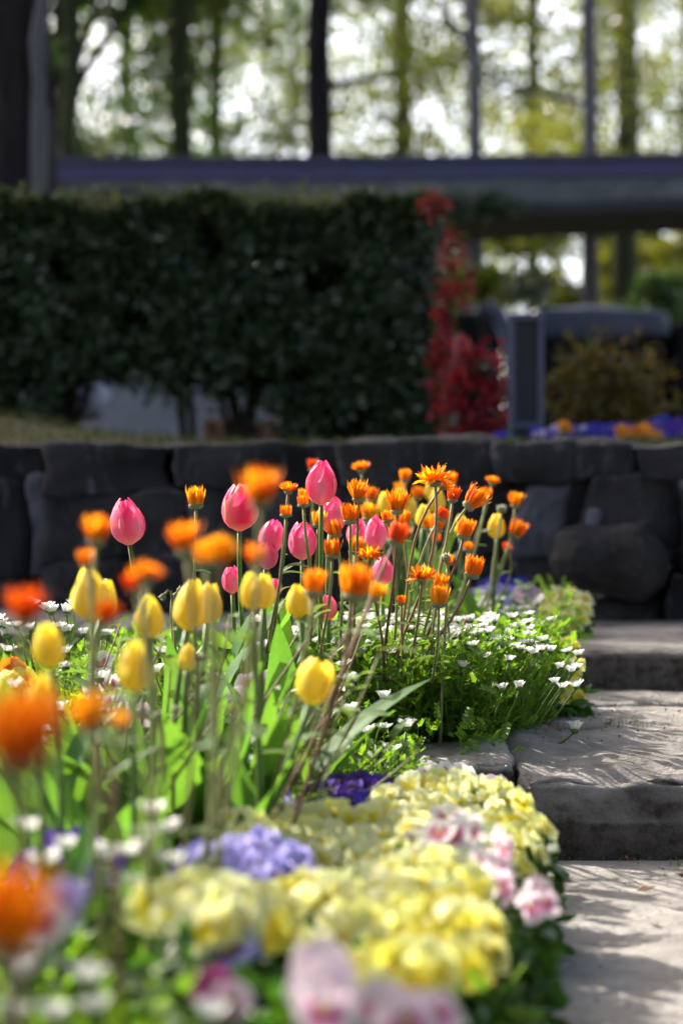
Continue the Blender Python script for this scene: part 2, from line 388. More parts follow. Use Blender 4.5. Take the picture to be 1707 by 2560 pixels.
# ------------------------------------------------------------------ retaining wall
wallo = empty('retaining_wall', (0, 5.3, .2), label='dark dry-laid retaining wall of rough blocks and boulders behind the flower bed', cat='wall')
def wy(px):            # the wall runs slightly towards the camera on the right
    return 5.52 - .42 * (px / 1707.0)
WS = [(-900, 1112, -424, 1250, 0), (-900, 1254, -424, 1550, 0), (-420, 1112, 108, 1192, 0), (112, 1112, 428, 1236, 0), (432, 1112, 848, 1232, 0), (852, 1112, 1228, 1214, 0), (1232, 1112, 1418, 1200, 0), (1422, 1112, 1588, 1194, 0), (1592, 1112, 2000, 1208, 0), (2004, 1112, 2500, 1230, 0), (2004, 1234, 2500, 1570, 0),
      (-420, 1196, 66, 1436, 0), (70, 1200, 108, 1436, 1), (112, 1240, 328, 1396, 0), (332, 1240, 470, 1396, 0), (474, 1236, 560, 1396, 1), (564, 1236, 838, 1396, 0), (842, 1218, 1048, 1376, 0), (1052, 1218, 1298, 1396, 0),
      (1302, 1218, 1408, 1386, 1), (1412, 1204, 1478, 1330, 0), (1482, 1198, 1700, 1336, 0), (1704, 1212, 2000, 1400, 0),
      (-420, 1440, 86, 1550, 0), (90, 1400, 328, 1548, 2), (332, 1400, 556, 1550, 0), (560, 1400, 798, 1550, 0), (802, 1380, 1048, 1560, 0), (1052, 1400, 1176, 1560, 0), (1180, 1400, 1296, 1560, 0), (1300, 1390, 1388, 1478, 1),
      (1290, 1482, 1388, 1570, 0), (1656, 1404, 2000, 1570, 0), (1392, 1500, 1516, 1572, 0), (1520, 1500, 1652, 1572, 2)]
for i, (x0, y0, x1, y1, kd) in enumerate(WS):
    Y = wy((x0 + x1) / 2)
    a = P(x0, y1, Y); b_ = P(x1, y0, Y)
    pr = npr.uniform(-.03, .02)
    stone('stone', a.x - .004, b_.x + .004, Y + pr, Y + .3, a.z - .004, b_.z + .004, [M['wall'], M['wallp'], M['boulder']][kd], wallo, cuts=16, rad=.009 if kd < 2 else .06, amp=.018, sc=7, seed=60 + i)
Y = wy(1520) - .12
a = P(1396, 1498, Y); b_ = P(1652, 1318, Y)
bo = stone('stone', a.x, b_.x, Y, Y + .3, a.z, b_.z, M['boulder'], wallo, cuts=20, rad=.085, amp=.016, sc=8, seed=99)
a = P(1470, 1335, Y + .02); b_ = P(1525, 1262, Y + .02)
stone('stone', a.x, b_.x, Y + .08, Y + .22, a.z, b_.z, M['wallp'], wallo, cuts=8, rad=.03, amp=.01, sc=12, seed=98)
for c in wallo.children:
    for v in c.data.vertices:
        q = v.co + c.location
        v.co.x += .03 * noise.noise(Vector((q.x * 3.1, q.z * 5, 3))) + .012 * noise.noise(Vector((q.x * 11, q.z * 11, 5)))
        v.co.z += (.035 * noise.noise(Vector((q.x * 3.7, q.z * 4, 9))) + .012 * noise.noise(Vector((q.x * 12, q.z * 12, 2)))) * min(1, max(0, (.60 - q.z) / .1))
        v.co.y += .03 * noise.noise(Vector((q.x * 6, q.z * 7, 1)))
    c.location -= Vector(wallo.location)
bk = MB(); bk.box((-2.6, 5.95, .0), (2.2, 6.1, .585)); tag(link('wall_backing', bk.me('wall_backing', M['soil'])), kind='structure')

# terrace ground
V = []; Fc = []
NX, NY = 80, 90
def terrace_z(x, y):
    z = .60 + .012 * noise.noise(Vector((x * 3, y * 3, 1)))
    m = math.exp(-((x + 1.15) / .48) ** 2 - ((y - 6.9) / .8) ** 2) * .115
    m += math.exp(-((y - 6.4) / .7) ** 2) * .028
    return z + m
for j in range(NY + 1):
    y = 5.35 + (j / NY) ** 3 * 160
    for i in range(NX + 1):
        u = (i / NX - .5) * 2
        x = u * (3.0 + (y - 5.2) * 1.4); y_ = y
        if j < 12: y_ = y + (max(5.28, min(5.75, 5.47 - .253 * x)) - 5.35) * (1 - j / 12)
        V.append((x, y_, terrace_z(x, y_) - (.03 if j == 0 else 0)))
for j in range(NY):
    for i in range(NX):
        a = j * (NX + 1) + i; Fc.append((a, a + 1, a + NX + 2, a + NX + 1))
tag(link('terrace_ground', mesh('terrace_ground', V, Fc, M['turf'])), kind='structure')
# grass on the terrace edge
GB = ([(-.04, 0, 0), (.04, 0, 0), (.03, .08, .6), (-.03, .08, .6), (0, .25, 1)], [(0, 1, 2), (0, 2, 3), (3, 2, 4)])
n = 9000
gx = npr.uniform(-2.0, 1.6, n); gy = np.clip(5.56 - .253 * gx, 5.3, 5.85) + npr.uniform(0, 1, n) ** 1.4 * 2.2
pos = np.stack([gx, gy, [terrace_z(a, b_) - .004 for a, b_ in zip(gx, gy)]], 1)
th = npr.uniform(0, 6.28, n); c, sn, ze, on = np.cos(th), np.sin(th), np.zeros(n), np.ones(n)
RZ = np.stack([np.stack([c, -sn, ze], 1), np.stack([sn, c, ze], 1), np.stack([ze, ze, on], 1)], 1)
M['grass'] = leafy('dry grass blade', (.075, .08, .032), .35, .6, .4, .2, (1.2, 1.2, .6), .03)
tag(link('grass', scatter('grass', pos, GB[0], GB[1], .032, M['grass'], RZ)), 'short dry grass along the top of the retaining wall', 'grass', kind='stuff')

# ------------------------------------------------------------------ things on the terrace
def blobs_to_pos(bl, n, shell=.55):
    """leaf positions in a set of (x, y, z, rx, ry, rz) ellipsoids, denser towards their skins"""
    v = np.array([b_[3] * b_[4] + b_[4] * b_[5] for b_ in bl]); v = v / v.sum()
    idx = npr.choice(len(bl), n, p=v)
    B = np.array(bl)[idx]
    d = npr.normal(size=(n, 3)); d /= np.linalg.norm(d, axis=1, keepdims=True)
    r = npr.uniform(0, 1, n) ** shell
    return B[:, :3] + d * r[:, None] * B[:, 3:6]

def airy(ps, sc, th):
    """thin a leaf cloud into sprays with holes between them"""
    k_ = np.array([noise.noise(Vector((a * sc, b_ * sc, c_ * sc))) + .5 * noise.noise(Vector((a * sc * 2.6, b_ * sc * 2.6, c_ * sc * 2.6))) for a, b_, c_ in ps])
    return ps[k_ > th]

# hedge: clipped, bare-legged at the bottom
hy = 8.0
hz = lambda py: P(0, py, hy).z
hx = lambda px: P(px, 500, hy).x
hedge = empty('hedge', (hx(500), hy + .3, .62), label='tall clipped dark green hedge with bare twisted stems under it, on the terrace', cat='hedge')
def hedge_local(p): p[:, 0] -= hx(500); p[:, 1] -= hy + .3; p[:, 2] -= .62; return p
n = 155000
hxx = npr.uniform(hx(-660), hx(1105), n); hyy = hy + npr.uniform(0, 1, n) ** 1.3 * .62
def under_edge(px):      # lowest leaves, in photograph rows, along the hedge
    pts = [(-300, 1105), (120, 1060), (150, 930), (230, 915), (300, 900), (380, 940), (430, 960), (480, 930), (540, 950), (600, 940), (680, 1000), (720, 1080), (1110, 1100)]
    return np.interp(px, [p[0] for p in pts], [p[1] for p in pts]) + np.abs(npr.normal(0, 1, len(px))) ** 1.5 * 22 - 14
pxx = hxx / hy * F + 853.5
zb = np.array([hz(v) for v in under_edge(pxx)]); zt = hz(512) + .03 * np.sin(hxx * 9) + .02 * np.sin(hxx * 23)
hzz = zb + (zt - zb) * npr.uniform(0, 1, n)
edge = npr.uniform(0, 1, n) < .25
hzz[edge] = zt[edge] - np.abs(npr.normal(0, .02, edge.sum()))
# knots of denser twigs, hollows between; a few see-through holes
nz = np.array([noise.noise(Vector((a * 5, b_ * 5, c * 5))) for a, b_, c in zip(hxx, hyy, hzz)])
keep = nz > -.33
pyy = 1280 - (hzz - EYE) / hyy * F + 0 - 80
for (hx0, hy0, hr) in [(432, 655, 22), (570, 615, 17), (640, 655, 20), (600, 690, 16), (350, 640, 12), (530, 670, 10), (755, 790, 8)]:
    ppx = hxx / hyy * F + 853.5; ppy = 1200 - (hzz - EYE) / hyy * F
    keep &= ~((np.hypot(ppx - hx0, ppy - hy0) < hr) & (npr.uniform(0, 1, n) < .985))
hp = np.stack([hxx, hyy, hzz], 1)[keep]
tag(link('foliage', scatter('foliage', hedge_local(hp), SMALL[0], SMALL[1], .042, M['hleaf']), hedge), kind='stuff')
n = 7000
sx = npr.uniform(hx(-660), hx(1105), n); sp = np.stack([sx, hy + npr.uniform(-.02, .6, n), hz(508) + np.abs(npr.normal(0, .035, n)) - .025], 1)
tag(link('young_shoots', scatter('young_shoots', hedge_local(sp), LEAF[0], LEAF[1], .035, M['hyoung']), hedge), kind='stuff')
for (px, py0) in [(475, 1090), (590, 1090), (620, 1090), (165, 1075), (850, 1095), (1000, 1095), (720, 1092)]:
    for br in range(3):
        m = MB(); base = P(px, py0, hy + .25)
        base.z = terrace_z(base.x, base.y) - .02
        tip = P(px + rnd.uniform(-90, 90), rnd.uniform(640, 800), hy + .3 + rnd.uniform(-.15, .15))
        pts = bez(base, base + Vector((rnd.uniform(-.06, .06), 0, .18)), tip - Vector((rnd.uniform(-.1, .1), 0, .25)), tip, 9)
        m.tube([p - Vector(hedge.location) for p in pts], .018, .006, 6, wob=.4)
        link('stem', m.me('stem', M['twig']), hedge)

def leaf_plant(name, px, Y, blobs, n, size, mat, label, cat, group=None, tmpl=LEAF, stems=4, kind_stuff=True, base_z=None, second=None, loose=0):
    b0 = P(px, 1100, Y); b0.z = ground(b0.x, Y) if base_z is None else base_z
    if Y > 5.3 and base_z is None: b0.z = terrace_z(b0.x, b0.y)
    t = empty(name, b0, label=label, cat=cat, group=group)
    bl = []
    for (bx, by, wx, wy_, dY) in blobs:
        c = P(bx, by, Y + dY); bl.append((c.x, c.y, c.z, wx / F * Y, wx / F * Y * .8, wy_ / F * Y))
    ps = blobs_to_pos(bl, n, .5) - np.array(b0)
    if loose: ps = airy(ps + npr.normal(0, loose, ps.shape), 14, -.08)
    ps = ps[ps[:, 2] > .005]
    tag(link('foliage', scatter('foliage', ps, tmpl[0], tmpl[1], size, mat), t), kind='stuff' if kind_stuff else None)
    if second:
        ps = blobs_to_pos(bl, second[1], .25) - np.array(b0); ps = ps[ps[:, 2] > .02]
        tag(link('leaf_tips', scatter('leaf_tips', ps, tmpl[0], tmpl[1], size, second[0]), t), kind='stuff')
    for i in range(stems):
        q = Vector(bl[i % len(bl)][:3]) - b0
        m = MB(); m.tube(bez(Vector((rnd.uniform(-.02, .02), 0, -.01)), Vector((0, 0, q.z * .4)), q * .7, q + Vector((0, 0, .03)), 6), .008, .003, 5)
        link('stem', m.me('stem', M['twig']), t)
    return t

leaf_plant('nandina', 1120, 7.7, [(1132, 620, 22, 60, .0), (1138, 720, 34, 50, 0), (1115, 800, 30, 60, 0), (1105, 900, 30, 60, 0), (1110, 990, 30, 60, 0), (1082, 508, 30, 28, 0), (1150, 690, 22, 40, .05)], 1900, .030, M['redleaf'],
           'slender tall crimson-leaved nandina pressed against the right end of the hedge', 'shrub', loose=.016, second=(M['bushleaf'], 350))
leaf_plant('nandina', 1185, 7.3, [(1185, 920, 62, 50, 0), (1220, 980, 42, 60, 0), (1150, 950, 45, 60, 0), (1225, 1060, 40, 50, 0), (1140, 1060, 32, 45, 0)], 2600, .030, M['redleaf'],
           'rounded low crimson-leaved nandina between the hedge and the framed dark panel', 'shrub', second=(M['hleaf'], 450), loose=.025)
leaf_plant('bronze_shrub', 1510, 8.0, [(1510, 960, 120, 80, 0), (1440, 990, 70, 80, 0), (1590, 950, 70, 65, 0), (1480, 900, 60, 35, 0), (1540, 1030, 120, 60, 0)], 4200, .035, M['bushleaf'],
           'rounded bronze-green shrub with orange tips right of the framed dark panel', 'shrub', loose=.05)
leaf_plant('bare_shrub', 1320, 10.5, [(1320, 700, 60, 45, 0), (1340, 740, 50, 40, 0), (1290, 730, 35, 30, 0)], 380, .04, M['hleaf'],
           'thin open dark shrub rising behind the framed panel', 'shrub', stems=6)
leaf_plant('green_shrub', 1225, 10.8, [(1215, 700, 45, 40, 0), (1190, 720, 40, 40, 0)], 700, .045, M['t_mid'],
           'small green shrub between the hedge end and the thin dark shrub', 'shrub')

# framed panel
fY = 7.0; a = P(1272, 1085, fY); b_ = P(1358, 806, fY)
FW = .013
fr = empty('framed_panel', ((a.x + b_.x) / 2, fY, a.z - .02), label='narrow upright dark panel in a grey-blue metal frame standing on the terrace', cat='panel')
W2 = (b_.x - a.x) / 2; H = b_.z - a.z; z0 = .03
for sgn in (-1, 1):
    m = MB(); m.box((sgn * W2 - .009 * (sgn > 0) * 2, -.02, z0 - .02), (sgn * W2 + .018 * (sgn < 0), .02, z0 + H - .002)); link('frame_post', m.me('frame_post', M['frame'], smooth=False), fr)
m = MB(); m.box((-W2 - .003, -.023, z0 + H - .002), (W2 + .003, .023, z0 + H + .016)); link('top_rail', m.me('top_rail', M['frame'], smooth=False), fr)
m = MB(); m.box((-W2 + .0185, -.018, z0 + .012), (W2 - .0185, .018, z0 + .026)); link('bottom_rail', m.me('bottom_rail', M['frame'], smooth=False), fr)
m = MB(); m.box((-W2 + .019, -.008, z0 + .027), (W2 - .019, .008, z0 + H - .004)); link('panel', m.me('panel', M['board'], smooth=False), fr)
m = MB(); m.box((-W2 + .02, -.04, -.03), (W2 - .02, .04, z0 + .008)); link('base', m.me('base', M['under'], smooth=False), fr)

# low stone trough behind the shrub, rim tinted with reflected sky
tY = 11.5
tr = empty('stone_trough', P(1440, 1080, tY), label='long low trough with rounded blue-grey rim behind the bronze shrub', cat='trough')
def tb(name, pts, Y0, Y1, mat, rad=.03, **k):
    (x0, y0, x1, y1) = pts; a = P(x0, y1, Y0); b_ = P(x1, y0, Y0)
    ob = stone(name, a.x, b_.x, Y0, Y1, a.z, b_.z, mat, tr, cuts=18, rad=rad, amp=.02, sc=5, seed=int(x0)); ob.location -= Vector(tr.location); return ob
tb('wall', (1684, 800, 1960, 1120), tY - .05, tY + .6, M['twall'], .02)
tb('rim', (1335, 776, 1680, 846), tY - .06, tY + .7, M['trough'], .03)
tb('wall', (1345, 847, 1676, 1120), tY, tY + .6, M['twall'])
cur = MB(); cp = bez(P(1190, 770, tY - .1), P(1250, 765, tY - .1), P(1268, 800, tY - .1), P(1290, 990, tY - .1), 12)
cur.tube([p - Vector(tr.location) for p in cp], .05, .035, 8)
link('curved_rim', cur.me('curved_rim', M['trough']), tr)
tb('wall', (1120, 778, 1262, 1120), tY + .05, tY + .5, M['twall'], .06)
tb('wall', (1264, 860, 1343, 1120), tY + .2, tY + .5, M['twall'], .03)

# low concrete wall glimpsed under the hedge
cw = empty('concrete_wall', P(450, 1090, 10.2), label='plain grey concrete wall glimpsed through the bare legs of the hedge', cat='wall')
m = MB(); a = P(150, 1120, 10.2); b_ = P(1150, 860, 10.2); m.box((a.x - cw.location.x, 0, a.z - cw.location.z - .1), (b_.x - cw.location.x, .15, b_.z - cw.location.z))
link('wall_body', m.me('wall_body', M['concrete'], smooth=False), cw)
m = MB(); m.box((a.x - cw.location.x - .01, -.015, b_.z - cw.location.z + .002), (b_.x - cw.location.x + .01, .165, b_.z - cw.location.z + .05)); link('coping', m.me('coping', M['concrete'], smooth=False), cw)
# pale pot
pt = P(215, 1052, 9.4); pot = empty('pot', pt, label='pale rounded pot glimpsed under the hedge beside the big trunk', cat='pot')
V = []; Fc = []; prof = [(.0, 0), (.07, 0), (.10, .05), (.108, .10), (.10, .15), (.08, .175), (.088, .19), (.075, .19), (.07, .17), (0, .165)]
for (r, z) in prof:
    for q in range(20): V.append((r * math.cos(q * math.pi / 10), r * math.sin(q * math.pi / 10), z))
for i in range(len(prof) - 1):
    for q in range(20): Fc.append((i * 20 + q, i * 20 + (q + 1) % 20, (i + 1) * 20 + (q + 1) % 20, (i + 1) * 20 + q))
link('pot_body', mesh('pot_body', V, Fc, M['palest']), pot)
m = MB(); m.tube([(0, 0, .164), (0, 0, .169)], .07, .07, 12); link('soil', m.me('soil', M['soil']), pot)
# terracotta edging
be = empty('brick_edging', P(610, 1090, 8.9), label='short row of terracotta blocks on the ground under the hedge', cat='edging')
x = -.165
for i in range(5):
    stone('brick', x, x + .06, -.03, .03, -.02, .07, M['brickm'], be, cuts=3, rad=.004, amp=.001, seed=i); x += .066
for c in be.children: pass

# footbridge crossing behind the hedge
bY = 13.0
fb = empty('footbridge', P(850, 520, bY), label='long blue-violet footbridge crossing behind the hedge in front of the trees', cat='footbridge')
def strip(name, mat, top, bot, y0, y1, x0=-40, x1=2100, n=24):
    """long beam whose upper and lower edges follow (photo x, photo y) points"""
    m = MB(); V = []; Fc = []
    for i in range(n + 1):
        px = x0 + (x1 - x0) * i / n
        t = np.interp(px, [p[0] for p in top], [p[1] for p in top]); bb = np.interp(px, [p[0] for p in bot], [p[1] for p in bot])
        A = P(px, bb, bY); B = P(px, t, bY); L0 = Vector(fb.location)
        V += [Vector((A.x, y0, A.z)) - L0, Vector((A.x, y0, B.z)) - L0, Vector((A.x, y1, B.z)) - L0, Vector((A.x, y1, A.z)) - L0]
    for i in range(n):
        for q in range(4): Fc.append((4 * i + q, 4 * (i + 1) + q, 4 * (i + 1) + (q + 1) % 4, 4 * i + (q + 1) % 4))
    Fc += [(0, 1, 2, 3), tuple(4 * n + q for q in (3, 2, 1, 0))]
    link(name, mesh(name, V, Fc, mat, smooth=False), fb)
strip('coping', M['railtop'], [(0, 394), (850, 392), (1707, 384)], [(0, 409), (850, 408), (1707, 397)], bY - .03, bY + 1.5, -2600, 3900)
strip('rail_beam', M['rail'], [(0, 410), (850, 409), (1707, 398)], [(0, 450), (850, 447), (1707, 438)], bY, bY + .12, -2600, 3900)
strip('deck_side', M['deck'], [(0, 451), (850, 448), (1707, 439)], [(0, 462), (500, 480), (850, 500), (1110, 510), (1280, 515), (1707, 490)], bY + .03, bY + .2, -2600, 3900)
strip('underbeam', M['under'], [(0, 463), (500, 481), (850, 501), (1110, 511), (1280, 516), (1707, 491)], [(0, 520), (500, 525), (850, 545), (1110, 548), (1280, 540), (1707, 520)], bY - .02, bY + 1.3, -2600, 3900)  # dark band stands in for the shadow beneath the deck
for px in (-2300, -350, 2250, 3700):
    m = MB(); a = P(px, 540, bY); m.box((a.x - fb.location.x - .15, .3, .5 - fb.location.z), (a.x - fb.location.x + .15, .7, a.z - fb.location.z)); link('pier', m.me('pier', M['concrete'], smooth=False), fb)
# climbing growth hanging on the bridge end
ps = blobs_to_pos([(P(1185, 520, bY - .1).x, bY - .1, P(0, 520, bY).z, .35, .1, .08)], 900)
tag(link('ivy', scatter('ivy', ps, LEAF[0], LEAF[1], .05, M['hleaf'])), 'dark ivy spilling down the side of the footbridge beside the hedge end', 'ivy', kind='stuff')

# ------------------------------------------------------------------ trees
TL = ([(0, 0, 0), (.5, .26, .08), (1, 0, 0), (.5, -.26, .08)], [(0, 3, 2), (0, 2, 1)])
GAPS = [(600, 260, 75), (650, 200, 60), (620, 360, 50), (700, 120, 50), (880, 110, 60), (905, 90, 40), (1075, 300, 60), (1090, 370, 45), (1065, 110, 45), (1140, 350, 35), (1620, 330, 60), (1650, 60, 70), (230, 330, 40), (215, 160, 30), (330, 60, 35), (1600, 120, 40), (500, 250, 30)]
def tree(px, Y, r, label, bark, leafm, n, top=7.5, low=1.0, spread=1.0, size=.075, lean=0, fork=None, nb=16, crown_x=0, clear=True, group='trees beyond the footbridge', density_px=None, limbs=5, rb=(.28, .6)):
    b0 = P(px, 1000, Y); b0.z = terrace_z(b0.x, Y) - .05 if Y > 5.3 else 0
    t = empty('tree', b0, label=label, cat='tree', group=group)
    m = MB(); pts = [Vector((lean * (i / 12) + .04 * noise.noise(Vector((px, i * .7, 0))), 0, top * i / 12)) for i in range(13)]
    m.tube(pts, r, r * .45, 12, wob=.25); link('trunk', m.me('trunk', M[bark]), t)
    if fork:
        f0, f1, rr = fork; A = P(*f0, Y) - b0; B = P(*f1, Y) - b0
        m = MB(); m.tube(bez(A, A + Vector((0, 0, .3)), B - Vector((0, 0, .2)), B, 6), rr, rr * .6, 8); link('limb', m.me('limb', M[bark]), t)
    bl = []
    for i in range(nb):
        h = low + (top + .8 - low) * ((i + .5) / nb)
        a = rnd.uniform(0, 6.28); rad = spread * rnd.uniform(.3, 1.0) * (1.0 if h < top * .8 else .7)
        q = Vector((crown_x + rad * math.cos(a), rad * math.sin(a) * .9 + (1.3 if clear else 0), h))
        wq = q + b0; ppx = wq.x / wq.y * F + 853.5; ppy = 1200 - (wq.z - EYE) / wq.y * F
        if clear and any(math.hypot(ppx - g[0], ppy - g[1]) < g[2] * .7 for g in GAPS): q.z += 1.2; q.x += rnd.uniform(-.5, .5)
        R_ = rnd.uniform(*rb) * (1 if size < .2 else 1.4)
        bl.append((q.x, q.y, q.z, R_ * 1.2, R_ * 1.1, R_ * .8))
        if i % max(1, nb // limbs) == 0:
            m = MB(); st_ = Vector((lean * (h - .4) / top, 0, max(.4, h - .5)))
            m.tube(bez(st_, st_ + Vector((q.x * .3, q.y * .3, .15)), q - Vector((0, 0, .2)), q, 6), r * .3, .012, 6); link('limb', m.me('limb', M[bark]), t)
    ps = blobs_to_pos(bl, n, .6)
    if clear: ps = airy(ps, 6.5, -.06)
    if clear:
        wp = ps + np.array(b0); ppx = wp[:, 0] / wp[:, 1] * F + 853.5; ppy = 1200 - (wp[:, 2] - EYE) / wp[:, 1] * F
        kp = np.ones(len(ps), bool)
        for g in GAPS: kp &= ~((np.hypot(ppx - g[0], ppy - g[1]) < g[2] * .8) & (npr.uniform(0, 1, len(ps)) < .15))
        ps = ps[kp]
    ps = ps[ps[:, 2] > .1]
    tag(link('crown', scatter('crown', ps, TL[0], TL[1], size, M[leafm]), t))
    return t

tree(28, 9.4, .20, 'massive dark trunk rising behind the hedge at the left edge', 'bark', 't_dark', 9000, 8.5, 3.6, 1.7, .12, group=None, nb=14, crown_x=.3, clear=False, rb=(.6, 1.1))
# paler second stem hard against the big trunk
t = empty('tree', P(100, 1100, 9.25), label='thin paler grey trunk leaning against the massive dark trunk at the left edge', cat='tree')
m = MB(); m.tube([P(px_, py_, 9.25) - Vector(t.location) for px_, py_ in [(88, 1100), (92, 700), (96, 500), (97, 350), (100, 200), (92, 100), (108, 0), (110, -400), (60, -1400)]], .04, .03, 10, wob=.3); link('trunk', m.me('trunk', M['barkg']), t)
kn = MB(); c = P(128, 215, 9.25) - Vector(t.location); kn.tube([c - Vector((.03, 0, .09)), c - Vector((0, 0, .04)), c + Vector((.0, 0, .03)), c + Vector((-.03, 0, .1))], .015, .02, 8, wob=.3); link('burl', kn.me('burl', M['bark']), t)
ps = blobs_to_pos([(-.6, 0, 4.2, .7, .7, .5), (-.2, .2, 4.8, .7, .7, .5)], 1400); link('crown', scatter('crown', ps, LEAF[0], LEAF[1], .1, M['t_dark']), t)

T = [(175, 16, .07, 'slim dark-green mossy trunk nearest the massive left-hand trunk', 'barkm', 't_dark', 5200, dict(spread=.9, low=1.9)),
     (455, 17, .085, 'straight mossy green trunk between the two leftmost bright gaps', 'barkm', 't_dark', 6500, dict(spread=1.0, low=1.8)),
     (543, 19, .06, 'thin brown trunk just right of the straight mossy trunk', 'bark', 't_dark', 3200, dict(spread=.9, low=2.2)),
     (800, 16, .095, 'thick near-black trunk right of the widest bright gap', 'bark', 't_mid', 4600, dict(spread=1.0, low=2.0)),
     (1005, 18, .075, 'dark brown trunk midway between the thick black trunk and the forked grey one', 'bark', 't_mid', 4200, dict(spread=.9, low=2.0)),
     (1185, 14.9, .05, 'grey trunk that forks near the top of the picture', 'barkg', 't_yel', 2600, dict(spread=.9, low=2.2, fork=((1180, 170), (1105, 0), .03))),
     (1472, 14.8, .052, 'smooth straight pale grey trunk standing left of the last dark trunk', 'barkg', 't_yel', 2400, dict(spread=1.0, low=1.6)),
     (1562, 19, .11, 'dark mossy trunk nearest the right edge', 'barkm', 't_yel', 6000, dict(spread=1.1, low=1.1)),
     (320, 22, .08, 'far trunk half lost in leaves behind the mossy trunks on the left', 'barkm', 't_mid', 5200, dict(spread=1.3, low=1.4)),
     (1330, 22, .07, 'far thin trunk in yellow-green leaves between the two grey trunks', 'barkm', 't_yel', 7000, dict(spread=1.2, low=1.0)),
     (735, 24, .04, 'hair-thin grey trunk standing in the widest bright gap', 'barkg', 't_mid', 2600, dict(spread=1.0, low=1.5)),
     (1720, 21, .09, 'leafy trunk just at the right edge behind the last dark trunk', 'barkm', 't_mid', 5000, dict(spread=1.2, low=1.0))]
for (px, Y, r, lb, bk_, lm, n, k) in T: tree(px, Y, r * 1.25, lb, bk_, lm, int(n * 6.5), nb=40, size=.058, **k)
# sunny-side shade trees outside the frame; trees behind and right added to dim skylight
SH = [(-10, -8, 3.2, .4), (-3, -9, 3.2, .4), (4, -9, 3.2, .4), (10, -7, 3.2, .4), (8.5, 5, 2.6, .3), (9.5, 11, 2.6, .3), (-7, -4.5, 2.4, .3), (-3.2, -5.5, 2.4, .3), (1.2, -5.0, 2.4, .3), (5.2, -4.5, 2.4, .3), (8, -.5, 2.2, .3), (-4.25, 3.7, .75, .18), (-5.4, 11.6, 1.6, .17), (-7.8, 12.0, 2.1, .16), (-4.0, 13.5, 1.9, .16), (-11, 17.0, 2.6, .18), (-2.2, 17.5, 1.8, .14), (-6.5, 19.5, 2.4, .18)]
SHL = ['tall tree far behind the viewpoint, leftmost', 'tall tree far behind the viewpoint, second from the left', 'tall tree far behind the viewpoint, third from the left', 'tall tree far behind the viewpoint, rightmost', 'tree right of the steps', 'tree right of the terrace', 'tree behind the viewpoint, farthest left', 'tree behind the viewpoint, left of centre', 'tree behind the viewpoint, right of centre', 'tree behind the viewpoint, farthest right', 'tree off to the right of the path', 'low spreading tree left of the foreground beds', 'round tree left of the hedge', 'broad tree left of the footbridge', 'tree in front of the footbridge on the left', 'far broad tree at the left of the wood', 'tree above the footbridge left of centre', 'tall tree deep in the left of the wood']
for (x, y, sp_, sz), lb in zip(SH, SHL):
    gz = terrace_z(x, y) if y > 5.3 else -.05
    t = empty('tree', (x, y, gz), label=lb, cat='tree', group='trees around the garden')
    m = MB(); m.tube([Vector((.05 * math.sin(i), .04 * math.cos(i * 1.3), 5.0 * i / 8)) for i in range(9)], .14, .07, 10, wob=.2); link('trunk', m.me('trunk', M['bark']), t)
    bl = []
    zc = 7.0 if y < -6.5 else 3.2 if y < 1 else (4.1 if y < 5 else 4.6)
    for i in range(16):
        a = i * 2.4; q = sp_ * math.sqrt((i + .5) / 16)
        bl.append((q * math.cos(a), q * math.sin(a), zc + (rnd.uniform(-.7, 1.2) if y > 1 else rnd.uniform(-2.2, 2.4)), .75, .75, .5 if y > 1 else .9))
        if i % 4 == 0:
            m = MB(); e = Vector(bl[-1][:3]); m.tube(bez(Vector((0, 0, 2.8)), Vector((0, 0, 3.3)), e * .8, e, 5), .05, .015, 6); link('limb', m.me('limb', M['bark']), t)
    link('crown', scatter('crown', blobs_to_pos(bl, int((3600 if y < 5 else 5600) * sp_), .7), TL[0], TL[1], sz, M['t_dark']), t)
# the far side of the wood, one mass of leaves with chinks of sky
n = 92000
wp = np.stack([npr.uniform(-14, 13, n), npr.uniform(27, 33, n), .6 + npr.uniform(0, 1, n) ** .9 * 9.5], 1)
wp = airy(wp, 3.6, -.06)
ppx = wp[:, 0] / wp[:, 1] * F + 853.5; ppy = 1200 - (wp[:, 2] - EYE) / wp[:, 1] * F
kp = np.ones(len(wp), bool)
for g in GAPS: kp &= ~((np.hypot(ppx - g[0], ppy - g[1]) < g[2] * .75) & (npr.uniform(0, 1, len(wp)) < .42))
wp = wp[kp]; hl = wp[:, 0] > .8
tag(link('far_woods', scatter('far_woods', wp[~hl], TL[0], TL[1], .13, M['t_mid'])), 'far green woods closing the view behind the trees on the left', 'woods', kind='stuff')
tag(link('far_woods', scatter('far_woods', wp[hl], TL[0], TL[1], .13, M['t_yel'])), 'far yellow-green woods closing the view behind the trees on the right', 'woods', kind='stuff')
# understorey beyond the bridge, low sunlit bushes
for i, (px, Y, w_, top_, lb, mt) in enumerate([(1290, 19, 150, 540, 'yellow-green bush seen under the footbridge left of the grey trunk', 't_yel'), (1600, 20, 150, 520, 'broad yellow-green bush seen under the footbridge at the right edge', 't_yel'),
                                   (1130, 21, 90, 600, 'olive bush seen under the footbridge beside the hedge end', 't_mid'), (1680, 17, 90, 690, 'dark green bush under the footbridge at the far right', 't_dark'),
                                   (240, 25, 260, 640, 'distant wide dark bush above the left end of the footbridge', 't_mid'), (820, 26, 300, 760, 'distant wide olive bush above the middle of the footbridge', 't_mid')]):
    bl = [(px + rnd.uniform(-w_, w_), rnd.uniform(top_, 980), rnd.uniform(40, 80), rnd.uniform(35, 60), rnd.uniform(-.5, .5)) for _ in range(12)]
    leaf_plant('bush', px, Y, bl, 6500, .075, M[mt], lb, 'bush', 'bushes under the trees')

